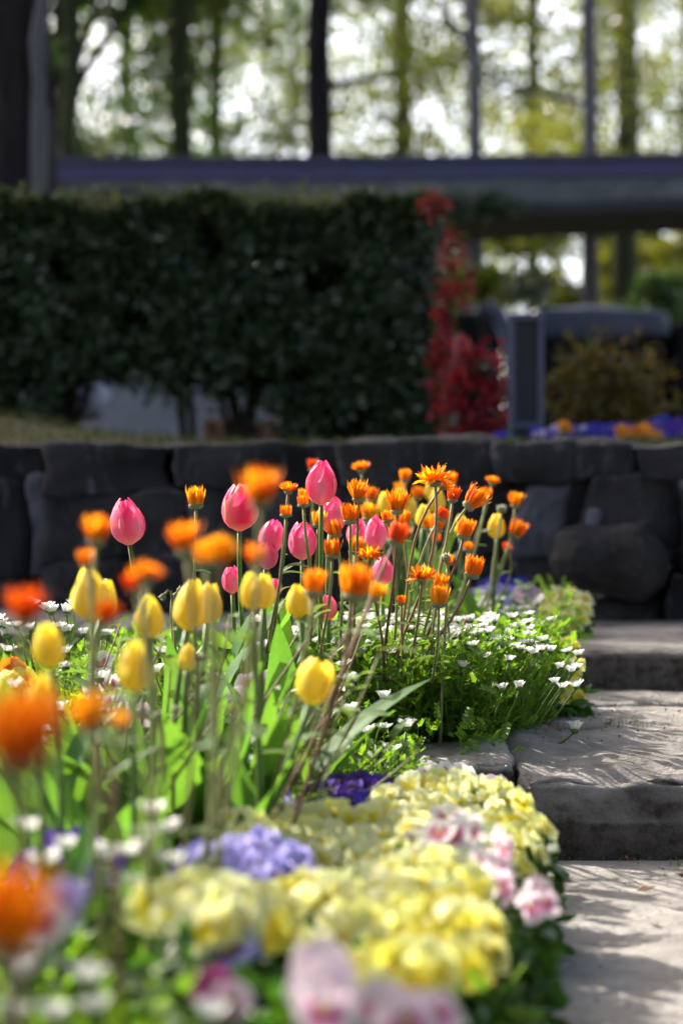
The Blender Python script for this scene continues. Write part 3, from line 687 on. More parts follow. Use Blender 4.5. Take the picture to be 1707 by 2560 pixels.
# ------------------------------------------------------------------ flower meshes
def lerp(a, b_, t): return tuple(a[i] * (1 - t) + b_[i] * t for i in range(3))
def clamp(v, a=0.0, b_=1.0): return max(a, min(b_, v))

def tulip_petal(kind, var, flare=0.0):
    """one petal of a closed tulip: unit height, cup radius .33; stands at angle 0 (towards +x)"""
    rr = random.Random(var * 17 + 3)
    V = []; C = []; Fc = []; nu, nv = 8, 10
    Rm = .335
    for j in range(nv + 1):
        v = j / nv
        prof = math.sin(math.pi * min(1, v * .98 + .02) ** .72) ** .62 if v < .995 else .0
        r = Rm * float(np.interp(v, [0, .05, .1, .2, .32, .45, .6, .75, .88, 1], [.14, .42, .62, .86, .98, 1.02, .97, .82, .60, .30]))
        if kind == 'yellow' and not flare > .08: r *= 1.04 - .34 * v ** 1.5
        r = r + flare * v ** 3
        hw = 1.25 * (math.sin(math.pi * clamp(v * .86 + .10)) ** .7) * (1 if v < .7 else max(0.0, 1 - ((v - .7) / .305) ** 3) ** .45)
        if v == 1: hw = .34
        for i in range(nu + 1):
            u = i / nu * 2 - 1
            a = u * hw
            wv = .012 * math.sin(u * 7 + rr.uniform(0, 1)) * v
            rad = r * (1 + .10 * (abs(u) ** 2) + .06 * rr.uniform(-.25, .25)) + .018 * (1 - abs(u) * 3 if abs(u) < .33 else 0) + wv
            z = v * (1 - .03 * abs(u) ** 2)
            V.append((rad * math.cos(a), rad * math.sin(a), z))
            str_ = .5 + .5 * math.sin(u * 31 + v * 2 + var)
            if kind == 'pink':
                c = lerp((.92, .025, .27), (.95, .56, .78), clamp(.42 - .5 * v + .5 * (1 - abs(u)) ** 1.5 + .22 * (str_ - .5)))
                c = lerp(c, (.94, .80, .66), clamp(1 - v * 5.0) * .9)
                if abs(u) > .85: c = lerp(c, (.96, .35, .36), .6)
                if v > .88: c = lerp(c, (.93, .06, .22), .5)
            elif kind == 'salmon':
                c = lerp((.92, .05, .26), (.95, .52, .42), clamp(abs(u) * 1.2 - .25 + .15 * str_)); c = lerp(c, (.94, .80, .62), clamp(1 - v * 5) * .9)
            else:
                c = lerp((.91, .73, .018), (.95, .87, .17), clamp(.3 + .5 * (1 - abs(u)) * (1 - v) + .3 * str_)); c = lerp(c, (.75, .78, .2), clamp(1 - v * 6) * .7)
            C.append(c)
    for j in range(nv):
        for i in range(nu):
            a = j * (nu + 1) + i; Fc.append((a, a + 1, a + nu + 2, a + nu + 1))
    return mesh('tulip_petal', V, Fc, M['yellow' if kind == 'yellow' else 'pink'], C)

PETAL = {k_: [tulip_petal(k_, i, f) for i, f in enumerate([0, .0, .03, -.03])] for k_ in ('pink', 'salmon', 'yellow')}
OPENP = {'yellow': [tulip_petal('yellow', 9, .10), tulip_petal('yellow', 10, .16)]}

def blade(var, L=1.0, W=.16, bend=.5, wave=.01, nv=12):
    """lance-shaped tulip leaf, unit length, rising from the origin and arching towards +x"""
    rr = random.Random(var); V = []; Fc = []
    for j in range(nv + 1):
        v = j / nv; ang = bend * v ** 1.6 * 1.4
        cx = L * (v * math.sin(bend * v * .8)); cz = L * v * math.cos(bend * v * .75)
        hw = W * (math.sin(math.pi * (v * .93 + .05)) ** .8) * (1 - .25 * v)
        if v == 1: hw = .003
        tw = (var % 5 - 2) * .25 * v
        for i, u in enumerate((-1, -.5, 0, .5, 1)):
            fold = .35 * abs(u) * hw * (1 - .3 * v)
            y = u * hw; dx = -fold + wave * math.sin(v * 19 + u * 2) * abs(u)
            V.append((cx + dx * math.cos(ang) + y * math.sin(tw), y * math.cos(tw), cz + fold * math.sin(ang)))
    for j in range(nv):
        for i in range(4):
            a = j * 5 + i; Fc.append((a, a + 1, a + 6, a + 5))
    return mesh('tulip_leaf', V, Fc, M['tleaf'])
BLADES = [blade(i, 1, wd, bn, wv) for i, (wd, bn, wv) in enumerate([(.10, .25, .006), (.12, .42, .012), (.085, .12, .004), (.11, .6, .012), (.10, .35, .02), (.09, .8, .008)])]

def cal_head(kind, var, mat):
    """calendula head, unit width; calyx base at the origin, axis +z. returns (petals mesh, calyx mesh)"""
    rr = random.Random(var * 91 + len(kind)); m = MB()
    rows = {'cup': [(17, 12, 22, .70), (15, 2, 9, .66), (12, -4, 4, .6)], 'open': [(22, 58, 72, .42), (20, 40, 56, .42), (16, 12, 34, .40)],
            'shag': [(22, 20, 100, .5), (18, 5, 80, .5), (14, 0, 50, .46)], 'tight': [(16, 0, 8, .55), (14, -4, 5, .52)], 'flare': [(19, 20, 33, .70), (17, 8, 19, .68), (13, -2, 10, .62)]}[kind]
    cr = {'cup': .27, 'open': .14, 'shag': .17, 'tight': .34, 'flare': .2}[kind]
    for (n, a0, a1, L) in rows:
        for k in range(n):
            th = 2 * math.pi * (k + rr.uniform(-.35, .35)) / n; inc = R(rr.uniform(a0, a1)); L2 = L * (rr.uniform(.7, 1.15) if kind == 'shag' else rr.uniform(.84, 1.1))
            w_ = rr.uniform(.062, .09); curl = rr.uniform(-.5, 1.3) if kind == 'shag' else rr.uniform(-.75, .05)
            tws = rr.uniform(-.9, .9) if kind == 'shag' else rr.uniform(-.25, .25)
            er = Vector((math.cos(th), math.sin(th), 0)); et = Vector((-math.sin(th), math.cos(th), 0)); base = er * cr + Vector((0, 0, .20))
            V = []; p = base.copy(); ns = 4
            for s_ in range(ns + 1):
                t = s_ / ns; a = inc + curl * t
                d = er * math.sin(a) + Vector((0, 0, math.cos(a))); nrm = er * math.cos(a) - Vector((0, 0, math.sin(a)))
                side = (et * math.cos(tws * t) + nrm * math.sin(tws * t))
                hw = w_ * (.55 + .6 * math.sin(math.pi * min(.9, t + .15))) * (1 if t < 1 else 1.0)
                V += [p - side * hw + nrm * .012, p + nrm * -.012, p + side * hw + nrm * .012]
                p = p + d * (L2 / ns)
            V.append(p + d * .0 + side * w_ * .2)
            Fc = []
            for s_ in range(ns):
                for q in range(2): Fc.append((s_ * 3 + q, s_ * 3 + q + 1, s_ * 3 + q + 4, s_ * 3 + q + 3))
            Fc += [(ns * 3, ns * 3 + 1, ns * 3 + 3)]
            m.add(V, Fc)
    # tuft of florets in the middle
    for k in range(26):
        th = rr.uniform(0, 6.28); q = rr.uniform(0, cr * .9); b0 = Vector((q * math.cos(th), q * math.sin(th), .18)); tip = b0 + Vector((rr.uniform(-.04, .04), rr.uniform(-.04, .04), .22))
        m.add([b0 + Vector((.02, 0, 0)), b0 - Vector((.02, 0, 0)), tip], [(0, 1, 2)])
    pm = m.me('calendula_petals', mat)
    c = MB(); V = []; Fc = []; R0 = cr + .05
    prof = [(.10, 0), (.7, .04), (1.0, .11), (1.04, .19), (.92, .235), (.5, .22)]
    for (r, z) in prof:
        for q in range(12): V.append((R0 * r * math.cos(q * math.pi / 6), R0 * r * math.sin(q * math.pi / 6), z))
    for i in range(len(prof) - 1):
        for q in range(12): Fc.append((i * 12 + q, i * 12 + (q + 1) % 12, (i + 1) * 12 + (q + 1) % 12, (i + 1) * 12 + q))
    c.add(V, Fc, mi=0)
    for k in range(110):                         # sepal tips and woolly hairs
        th = rr.uniform(0, 6.28); z = rr.uniform(.02, .22); r = R0 * (np.interp(z, [0, .04, .11, .2], [.3, .75, 1.0, 1.03]))
        p = Vector((r * math.cos(th), r * math.sin(th), z)); er = Vector((math.cos(th), math.sin(th), 0)); et = Vector((-math.sin(th), math.cos(th), 0))
        l = rr.uniform(.04, .10); tip = p + er * l * rr.uniform(.3, 1) + Vector((0, 0, l * rr.uniform(-.9, .7))) + et * rr.uniform(-.03, .03)
        c.add([p + et * .007, p - et * .007, tip], [(0, 1, 2)], mi=1)
    return pm, c.me('calyx', [M['calyx'], M['down']])
HEADS = {}
def head(kind, hue, var):
    k_ = (kind, hue, var)
    if k_ not in HEADS: HEADS[k_] = cal_head(kind, var, M[('orange', 'amber', 'scarlet')[hue]])
    return HEADS[k_]
def small_leaf(var):
    rr = random.Random(var); V = []; Fc = []
    for j in range(6):
        v = j / 5; hw = .16 * math.sin(math.pi * (v * .85 + .12)); x = v * math.cos(v * .5); z = .35 * v - .3 * v * v
        V += [(x, -hw + rr.uniform(-.02, .02), z + .05), (x, 0, z), (x, hw + rr.uniform(-.02, .02), z + .05)]
    for j in range(5):
        for q in range(2): Fc.append((j * 3 + q, j * 3 + q + 1, j * 3 + q + 4, j * 3 + q + 3))
    return mesh('small_leaf', V, Fc, M['cleaf'])
SL = [small_leaf(i) for i in range(4)]

def stem_me(pts, r0, r1, mats, hairs=0, seed=0):
    m = MB(); m.tube(pts, r0, r1, 6)
    rr = random.Random(seed)
    for _ in range(hairs):
        i = rr.randrange(len(pts) - 1); t = rr.random(); p = pts[i].lerp(pts[i + 1], t); d = (pts[i + 1] - pts[i]).normalized()
        o1 = d.orthogonal().normalized(); o1 = Quaternion(d, rr.uniform(0, 6.28)) @ o1
        p = p + o1 * (r0 * .9); s_ = d.cross(o1) * .00022
        m.add([p + s_, p - s_, p + o1 * rr.uniform(.0015, .0032) + d * rr.uniform(-.001, .001)], [(0, 1, 2)], mi=1)
    return m.me('stem', mats)

# ------------------------------------------------------------------ tulips
def tulip(px, py, hpx, Y, kind, tx, ty, lean, label, group, leaves=2, openh=0, leafscale=1.0, spin=None, base_dy=0.0):
    H = hpx / F * Y; ax = Vector((tx, ty, 1)).normalized()
    hb = P(px, py, Y) - ax * H * .5
    bx = hb.x + lean / F * Y; by = Y + base_dy
    if 3.02 < by < 3.42: by = 3.42
    gz = ground(bx, by) - .01
    if by > 3.2 and bx > .27 and by < 4.25: gz = .08
    base = Vector((bx, by, gz))
    t = empty('tulip', base, label=label, cat='tulip', group=group)
    rel = hb - base; L = rel.length
    pts = bez(Vector((0, 0, 0)), Vector((0, 0, L * .4)), rel - ax * L * .3, rel, 9)
    link('stem', stem_me(pts, .0042, .0034, [M['stem'], M['down']]), t)
    sp = rnd.uniform(0, 6.28) if spin is None else spin
    q0 = qaxis(ax); wid = rnd.uniform(.9, 1.08)
    for k_ in range(6):
        inner = k_ % 2
        lib = OPENP['yellow'] if (openh and kind == 'yellow') else PETAL[kind]
        me = lib[rnd.randrange(len(lib))]
        q = q0 @ Quaternion((0, 0, 1), sp + k_ * math.pi / 3 + rnd.uniform(-.08, .08))
        fat = (1.02 if not inner else .90) * wid
        zs = H * (1.0 if not inner else 1.0) * rnd.uniform(.95, 1.02)
        link('petal', me, t, rel, q @ Quaternion((0, 1, 0), rnd.uniform(-.02, .03)), (H * fat, H * fat, zs))
    for i in range(leaves):
        a = rnd.uniform(0, 6.28); ls = rnd.uniform(.17, .27) * leafscale
        link('leaf', BLADES[rnd.randrange(len(BLADES))], t, (0, 0, .0), Quaternion((0, 0, 1), a), (ls, ls * rnd.uniform(.85, 1.2), ls))
    return t

G1 = 'pink tulips in the middle of the bed'; G2 = 'yellow tulips in the left part of the bed'; G3 = 'yellow tulips at the far end of the bed'
PT = [(803, 1207, 113, 3.2, 'pink', 0, 0, -8, 'tallest pink tulip, upright in sharp focus with a shiny white streak', 2),
      (318, 1304, 118, 3.15, 'pink', -.12, 0, 60, 'lone pink tulip on a leaning stem, far left of the other pink ones', 2),
      (600, 1269, 118, 3.25, 'salmon', .02, 0, 5, 'salmon-edged pink tulip half covered by a blurred orange calendula', 2),
      (680, 1340, 84, 3.6, 'pink', .15, 0, -10, 'pink tulip leaning right behind the shaggy calendula stem, left of the broad pink one', 1),
      (668, 1386, 76, 3.2, 'pink', .1, 0, 6, 'pink tulip peeping out at the right of the blurred amber calendulas', 1),
      (756, 1352, 96, 3.4, 'pink', 0, 0, 0, 'broad pink tulip just left of the tallest one and lower', 2),
      (830, 1287, 92, 3.5, 'pink', .12, .1, 10, 'pink tulip directly behind the lower right side of the tallest one', 1),
      (938, 1332, 86, 3.6, 'pink', -.05, 0, 0, 'bright pink tulip with glowing edge right of the small orange cups', 2),
      (892, 1330, 70, 3.7, 'pink', .1, 0, 0, 'half hidden pink tulip touching the left side of the bright glowing one', 1),
      (957, 1427, 74, 3.55, 'pink', 0, 0, 0, 'soft pale pink tulip low down under the shaggy sideways calendula', 1),
      (580, 1449, 70, 3.4, 'pink', -.05, 0, 5, 'small pink tulip below the amber calendulas beside a bright leaf', 2),
      (821, 1518, 64, 3.4, 'salmon', 0, 0, 0, 'small pale pink tulip low among the white daisies', 1),
      (688, 1468, 44, 3.8, 'pink', 0, 0, 0, 'tiny distant pink tulip left of the leaning pale stem', 1)]
for (px, py, h, Y, kd, tx, ty, ln, lb, nl) in PT: tulip(px, py, h, Y, kd, tx, ty, ln, lb, G1, nl)
YT = [(478, 1512, 138, 2.6, .16, 0, -60, 'large yellow tulip with a paler left side, left of the bright green leaves', 3, 0),
      (522, 1506, 110, 2.72, .1, 0, -30, 'yellow tulip tucked behind the right side of the large pale-sided one', 2, 0),
      (226, 1484, 142, 2.45, -.05, 0, 20, 'long pointed yellow tulip with a cream left edge under the orange pair', 2, 0),
      (262, 1500, 110, 2.6, .25, 0, 0, 'yellow tulip behind the right side of the long pointed one', 1, 0),
      (373, 1541, 118, 2.4, 0, 0, 10, 'yellow tulip below the brownish calendula seen from underneath', 2, 0),
      (122, 1614, 120, 2.1, -.08, 0, 20, 'yellow tulip among the white daisies near the left edge', 2, 0),
      (338, 1664, 136, 2.05, 0, 0, 5, 'big blurred yellow tulip below and left of the large pale-sided one', 3, 0),
      (105, 1735, 110, 1.8, 0, 0, 0, 'very blurred dull yellow tulip above the huge orange bloom at the left edge', 2, 0),
      (660, 1478, 92, 2.6, 0, 0, 0, 'pale beige-yellow tulip left of the small dense yellow one', 2, 0),
      (632, 1478, 100, 2.35, -.05, 0, 20, 'slim pale tulip overlapping the left side of the beige-yellow one', 1, 0),
      (745, 1502, 92, 2.75, -.08, 0, -5, 'dense yellow tulip beside a blurred orange calendula, centre of the bed', 2, 0),
      (788, 1704, 124, 2.35, .25, .1, -190, 'open yellow tulip tilted right over the green daisy mound', 3, 1),
      (470, 1642, 70, 2.5, .05, 0, 0, 'narrow yellow tulip low between leaves beneath the large pale-sided one', 2, 0)]
for (px, py, h, Y, tx, ty, ln, lb, nl, op) in YT: tulip(px, py, h * .95, Y, 'yellow', tx + rnd.uniform(-.07, .07), ty, ln, lb, G2, nl, op, 1.1)
BT = [(962, 1256, 60, 4.3, 'first tulip of the far yellow cluster, behind the orange cup'), (1003, 1248, 62, 4.4, 'far yellow tulip third from the cluster end'), (925, 1282, 56, 4.3, 'far yellow tulip lowest at the near end of the cluster'),
      (1092, 1250, 66, 4.4, 'far yellow tulip right behind the tall shaggy calendula'), (1058, 1290, 60, 4.2, 'far yellow tulip between the wide orange cup and the long reddish stem'), (1240, 1315, 64, 4.3, 'lone far yellow tulip right of the big tilted calendula'),
      (1152, 1312, 56, 4.3, 'far yellow tulip behind the pale paired stems'), (1028, 1272, 54, 4.5, 'far yellow tulip low in the middle of the cluster'), (1078, 1226, 50, 4.6, 'highest tulip of the far yellow cluster'), (985, 1300, 50, 4.4, 'far yellow tulip showing below the wide orange cup')]
for (px, py, h, Y, lb) in BT: tulip(px, py, h, Y, 'yellow', rnd.uniform(-.1, .1), 0, -20, lb, G3, 2)

# tulip plants that are only leaves (flowers over)
LP = [(560, 1900, 3.00, 'glowing green leaf tuft directly under the small low pink tulip'),
      (620, 1900, 3.05, 'tall upright leaf tuft below the pale beige-yellow tulip'),
      (530, 1850, 3.25, 'back-lit leaf tuft between the large yellow tulip and the low pink one'),
      (690, 1900, 2.90, 'broad arching leaf tuft left of the tilted open yellow tulip'),
      (430, 2000, 2.60, 'leaf tuft below the narrow low yellow tulip'),
      (330, 2000, 2.50, 'leaf tuft below the big blurred yellow tulip'),
      (400, 2100, 2.50, 'blurred leaf tuft above the blurred white daisies, centre left'),
      (520, 2050, 2.50, 'blurred leaf tuft just left of the lavender pansies'),
      (620, 2000, 2.50, 'leaf tuft right behind the lone powder-blue pansies'),
      (240, 2100, 2.30, 'blurred leaf tuft under the amber calendula low on the left'),
      (460, 2150, 2.50, 'blurred leaf tuft nearest the lavender pansies on their left side'),
      (150, 2100, 2.20, 'blurred leaf tuft under the huge middle-height orange bloom'),
      (360, 2150, 2.50, 'lowest blurred leaf tuft among the blurred daisies'),
      (560, 2150, 2.50, 'blurred leaf tuft touching the cream pansies at the left of the mound'),
      (90, 2000, 2.40, 'leaf tuft under the yellow tulip nearest the left edge'),
      (700, 1950, 2.75, 'leaf tuft beside the powder-blue pansies, leaning over the mound'),
      (260, 1950, 2.70, 'leaf tuft behind the pinkish white pansies deep among the stems'),
      (480, 1920, 2.90, 'leaf tuft left of the half-hidden dark-hearted white pansies'),
      (640, 1760, 3.40, 'leaf tuft rooted behind the edging, below the dense yellow tulip'),
      (780, 1760, 3.50, 'leaf tuft at the left foot of the big daisy clump'),
      (700, 1760, 3.45, 'leaf tuft behind the edging between the dense yellow tulip and the daisy clump'),
      (860, 1700, 3.70, 'leaf tuft rising through the back of the big daisy clump')]
for i, (px, py, Y, lb) in enumerate(LP):
    x = (px - 853.5) / F * Y
    t = empty('tulip_plant', (x, Y, ground(x, Y) - .01), label=lb, cat='tulip plant', group='flowerless tulip plants in the bed')
    for k_ in range(rnd.choice((3, 4, 5))):
        ls = rnd.uniform(.20, .34) if Y < 3 else rnd.uniform(.18, .26)
        link('leaf', BLADES[rnd.randrange(len(BLADES))], t, (rnd.uniform(-.015, .015), rnd.uniform(-.015, .015), 0), Quaternion((0, 0, 1), rnd.uniform(0, 6.28)), (ls, ls * rnd.uniform(.9, 1.5), ls))

# ------------------------------------------------------------------ calendulas
def calendula(px, py, wpx, Y, kind, hue, tx, ty, lean, label, group, sm='stemy', hairs=None, thick=.0025, wnd=0.0):
    W_ = wpx / F * Y * {'cup': 1.15, 'open': .92, 'shag': .95, 'tight': 1.15, 'flare': 1.0}[kind]
    ax = Vector((tx, ty, 1)).normalized(); hb = P(px, py, Y) - ax * W_ * .42
    bx = hb.x + lean / F * Y; by = Y + .03
    if 3.02 < by < 3.42: by = 3.42
    gz = ground(bx, by) - .005
    if bx > .3 and by > 3.2 and by < 4.3: bx = .28 + .02 * rnd.random()
    base = Vector((bx, by, gz)); rel = hb - base; L = rel.length
    t = empty('calendula', base, label=label, cat='calendula', group=group)
    ctrl = Vector((rel.x * .55 + (rnd.uniform(-.045, .045) if Y > 2.9 else 0), rnd.uniform(-.02, .02), L * .4))
    pts = bez(Vector((0, 0, 0)), ctrl, rel - ax * L * .28, rel, 12)
    near = 2.9 < Y < 3.5
    link('stem', stem_me(pts, thick, thick * .8, [M[sm], M['down']], (hairs if hairs is not None else (220 if near else 0)), int(px)), t)
    pm, cm = head(kind, hue, rnd.randrange(3))
    q = qaxis(ax, rnd.uniform(0, 6.28))
    h = link('flower_head', pm, t, rel, q, W_)
    link('calyx', cm, h)
    for i in range(6 if Y < 4 else 2):
        p = pts[rnd.randint(2, 9)]; ls = rnd.uniform(.014, .05)
        link('leaf', SL[rnd.randrange(4)], t, p, qaxis((rnd.uniform(-.4, .4), rnd.uniform(-.4, .4), 1), rnd.uniform(0, 6.28)), ls)
    return t

GA = 'calendulas in focus in the middle of the bed'; GBk = 'calendulas at the far end of the bed'; GF = 'blurred calendulas at the near left of the bed'
CA = [(490, 1250, 50, 3.1, 'cup', 1, 0, 0, 8, 'amber calendula cup alone on a straight hairy stem before the dark wall', 'stemy'),
      (722, 1216, 54, 3.2, 'open', 0, .1, -.1, -110, 'flat-topped calendula on a long leaning stem left of the tallest pink tulip', 'stemy'),
      (715, 1278, 34, 3.15, 'tight', 0, 0, 0, -60, 'tiny half-open calendula bud right below the flat-topped one', 'stemy'),
      (758, 1253, 34, 3.15, 'tight', 0, -.05, 0, 60, 'small upright calendula touching the left side of the tallest pink tulip', 'stemy'),
      (758, 1235, 30, 3.4, 'tight', 1, 0, 0, 30, 'small calendula behind the upright one left of the tallest pink tulip', 'stemy'),
      (895, 1233, 58, 3.2, 'flare', 0, 0, 0, 20, 'well-formed calendula cup right of the tallest pink tulip', 'stemy'),
      (875, 1290, 46, 3.2, 'cup', 0, 0, 0, -80, 'calendula cup below the well-formed one, on a stem bending left', 'stemy'),
      (837, 1327, 42, 3.15, 'cup', 0, -.2, 0, 40, 'small calendula cup tilted left beside the tallest tulip stem', 'stemy'),
      (830, 1377, 46, 3.1, 'cup', 0, 0, 0, 0, 'dark-centred calendula cup low beside the tallest tulip stem', 'stemy'),
      (797, 1302, 38, 3.4, 'cup', 1, .1, 0, -90, 'small amber calendula partly behind the tallest tulip stem', 'stemy'),
      (993, 1262, 64, 3.15, 'flare', 0, 0, 0, -30, 'wide upright calendula cup standing on a long reddish stem', 'stemr'),
      (1085, 1188, 78, 3.2, 'shag', 0, -.1, .1, -190, 'highest ragged calendula on a long bending reddish stem', 'stemr'),
      (1112, 1208, 50, 3.25, 'shag', 0, .8, 0, -190, 'ragged calendula drooping from the right side of the highest one', 'stemr'),
      (1132, 1240, 36, 3.3, 'cup', 2, .1, 0, -130, 'red-orange calendula just left of the big tilted one', 'stemy'),
      (1182, 1252, 66, 3.35, 'flare', 0, .9, .1, -190, 'big pale-backed calendula tilted over to the right', 'stemy'),
      (1162, 1328, 48, 3.3, 'cup', 0, .25, 0, -180, 'round calendula cup below the big tilted one', 'stemr'),
      (1183, 1424, 52, 3.3, 'cup', 0, .3, 0, -260, 'round calendula cup at the end of a stem curving out to the right', 'stemr'),
      (1055, 1432, 62, 3.15, 'shag', 0, .05, 0, 4, 'ragged calendula standing above the white daisies', 'stemy'),
      (1096, 1496, 52, 3.1, 'cup', 1, 0, 0, 6, 'deep amber calendula cup rising straight out of the daisies', 'stemy'),
      (1100, 1460, 40, 3.3, 'cup', 0, .2, 0, 0, 'calendula tucked behind the deep amber cup', 'stemy'),
      (922, 1380, 60, 3.1, 'shag', 0, -.1, -.1, 20, 'ragged calendula with petals sticking out to the left, centre of the bed', 'stemr'),
      (890, 1368, 42, 3.3, 'cup', 0, .1, 0, -80, 'calendula behind the left petals of the ragged centre one', 'stemy'),
      (1122, 1400, 28, 3.4, 'tight', 0, .2, 0, 10, 'small calendula bud beside a white woolly bud', 'stemy'),
      (1104, 1286, 36, 3.5, 'tight', 2, .6, 0, -130, 'red-orange calendula nodding right on a curved pale stem', 'stemy'),
      (1092, 1312, 44, 3.7, 'cup', 0, .1, 0, -120, 'soft calendula below the nodding red-orange one', 'stemy'),
      (968, 1292, 34, 3.4, 'tight', 0, -.2, 0, -60, 'small calendula half behind the left side of the wide upright cup', 'stemy'),
      (1010, 1300, 38, 3.6, 'cup', 0, 0, 0, 0, 'soft calendula just below the wide upright cup', 'stemy'),
      (1003, 1500, 26, 3.3, 'tight', 0, 0, 0, 0, 'small red-orange calendula low between stems behind the daisies', 'stemr')]
for (px, py, w_, Y, kd, hu, tx, ty, ln, lb, sm) in CA: calendula(px, py, w_, Y, kd, hu, tx, ty, ln, lb, GA, sm)
CB = [(902, 1164, 52, 4.2, 'open', 0, -.1, 0, 'flat far calendula standing highest above the wall-top line'), (1012, 1193, 30, 4.4, 'cup', 0, 0, 0, 'small round far calendula between the flat one and the ragged one'),
      (1128, 1202, 34, 4.2, 'cup', 0, 0, 0, 'far calendula peeping over the right side of the ragged highest one'), (1231, 1199, 42, 4.3, 'open', 0, .2, 0, 'flat far calendula high up right of the big tilted one'),
      (1214, 1240, 32, 4.2, 'cup', 0, .1, 0, 'far calendula touching the right side of the big tilted one'), (1288, 1254, 42, 4.3, 'flare', 0, .1, 0, 'far calendula on the right, above the round side-lit one'),
      (1290, 1328, 44, 4.3, 'cup', 0, .5, 0, 'round far calendula at the extreme right of the cluster'), (1268, 1366, 26, 4.4, 'tight', 2, -.3, 0, 'small red far calendula lowest on the right'),
      (1042, 1237, 32, 4.4, 'cup', 0, 0, 0, 'far calendula left of the long leaning reddish stem'), (1000, 1226, 32, 4.5, 'cup', 0, 0, 0, 'far calendula above the yellow cluster, left of the ragged one'),
      (782, 1166, 28, 4.3, 'cup', 2, 0, 0, 'far calendula behind the tip of the tallest pink tulip'), (922, 1284, 42, 4.0, 'cup', 1, 0, 0, 'soft amber far calendula right of the small cups'),
      (928, 1240, 34, 4.0, 'cup', 0, 0, 0, 'soft far calendula just right of the well-formed cup'), (1072, 1312, 34, 4.1, 'cup', 0, 0, 0, 'far calendula in the middle under the yellow cluster'),
      (1170, 1366, 26, 4.2, 'tight', 0, 0, 0, 'dim little far calendula under the round cup'), (1090, 1345, 26, 4.1, 'tight', 0, 0, 0, 'small far calendula behind the pale paired stems')]
for (px, py, w_, Y, kd, hu, tx, ty, lb) in CB: calendula(px, py, w_, Y, kd, hu, tx, ty, -60 - (px > 1150) * 70, lb, GBk, 'stemy')
CF = [(650, 1232, 104, 2.0, 'flare', 0, 0, -.15, -330, 'large blurred calendula covering the right half of the salmon-edged tulip', 'stemy'),
      (242, 1334, 80, 2.2, 'flare', 0, .1, 0, 20, 'blurred calendula touching the left side of the lone pink tulip', 'stemy'),
      (218, 1402, 46, 2.3, 'cup', 0, -.1, 0, 30, 'smaller blurred calendula just under the one beside the lone pink tulip', 'stemy'),
      (462, 1356, 90, 2.1, 'flare', 0, -.15, .1, -60, 'blurred calendula left of the amber pair, tilted left', 'stemy'),
      (548, 1374, 96, 2.05, 'open', 1, .1, -.9, 10, 'blurred amber calendula seen face on with a dark centre', 'stemy'),
      (640, 1395, 62, 2.2, 'flare', 0, 0, -.3, -220, 'blurred calendula at the right side of the amber face-on bloom', 'stemy'),
      (512, 1392, 60, 2.15, 'cup', 1, -.1, 0, -10, 'blurred calendula between the left-tilted and the face-on blooms', 'stemy'),
      (366, 1430, 96, 1.95, 'open', 0, 0, .35, 5, 'blurred brownish calendula seen from underneath above a yellow tulip', 'stemy'),
      (335, 1462, 50, 2.0, 'cup', 2, -.3, 0, 5, 'blurred red-orange calendula hanging below the brownish one', 'stemy'),
      (62, 1528, 104, 1.75, 'flare', 2, .1, -.1, 20, 'blurred red-orange calendula over the pale stone ledge at the left edge', 'stemy'),
      (266, 1540, 70, 1.85, 'flare', 2, .2, 0, 10, 'blurred red calendula in front of the long pointed yellow tulip', 'stemy'),
      (785, 1464, 62, 2.7, 'cup', 0, .1, 0, -230, 'soft calendula cup touching the right of the dense yellow tulip', 'stemy'),
      (888, 1466, 84, 2.65, 'cup', 0, .1, 0, -300, 'big soft calendula cup above the daisies at the centre', 'stemr'),
      (940, 1485, 52, 2.6, 'flare', 1, .5, 0, -340, 'pale see-through calendula at the right side of the big soft cup', 'stemr'),
      (992, 1342, 56, 2.85, 'cup', 2, .45, .1, -420, 'blurred red-brown calendula leaning right in front of the long reddish stem', 'stemr'),
      (50, 1855, 240, 1.12, 'flare', 0, .05, -.1, 0, 'huge blurred orange calendula at the left edge, middle height', 'stemr'),
      (228, 1795, 92, 1.7, 'cup', 1, -.3, 0, 40, 'blurred amber calendula among stems right of the huge one', 'stemr'),
      (300, 1800, 44, 1.75, 'tight', 1, .1, 0, 10, 'small pale calendula bud right of the amber one low on the left', 'stemr'),
      (30, 2310, 250, 1.05, 'flare', 0, .15, -.3, 0, 'huge blurred orange calendula low at the left edge', 'stemr')]
for (px, py, w_, Y, kd, hu, tx, ty, ln, lb, sm) in CF: calendula(px, py, w_, Y * .9, kd, hu, tx, ty, ln, lb, GF, sm, hairs=0)

# nodding woolly buds
def bud_me():
    m = MB(); V = []; Fc = []
    prof = [(.05, 0), (.4, .08), (.5, .35), (.42, .65), (.25, .8), (.02, .84)]
    for (r, z) in prof:
        for q in range(10): V.append((r * math.cos(q * math.pi / 5), r * math.sin(q * math.pi / 5), z))
    for i in range(5):
        for q in range(10): Fc.append((i * 10 + q, i * 10 + (q + 1) % 10, (i + 1) * 10 + (q + 1) % 10, (i + 1) * 10 + q))
    m.add(V, Fc, mi=0); rr = random.Random(5)
    for _ in range(90):
        th = rr.uniform(0, 6.28); z = rr.uniform(.05, .75); p = Vector((.47 * math.cos(th), .47 * math.sin(th), z)); et = Vector((-math.sin(th), math.cos(th), 0)) * .02
        m.add([p + et, p - et, p * 1.35 + Vector((0, 0, rr.uniform(-.1, .1)))], [(0, 1, 2)], mi=1)
    return m.me('woolly_bud', [M['calyx'], M['down']])
BUD = bud_me()
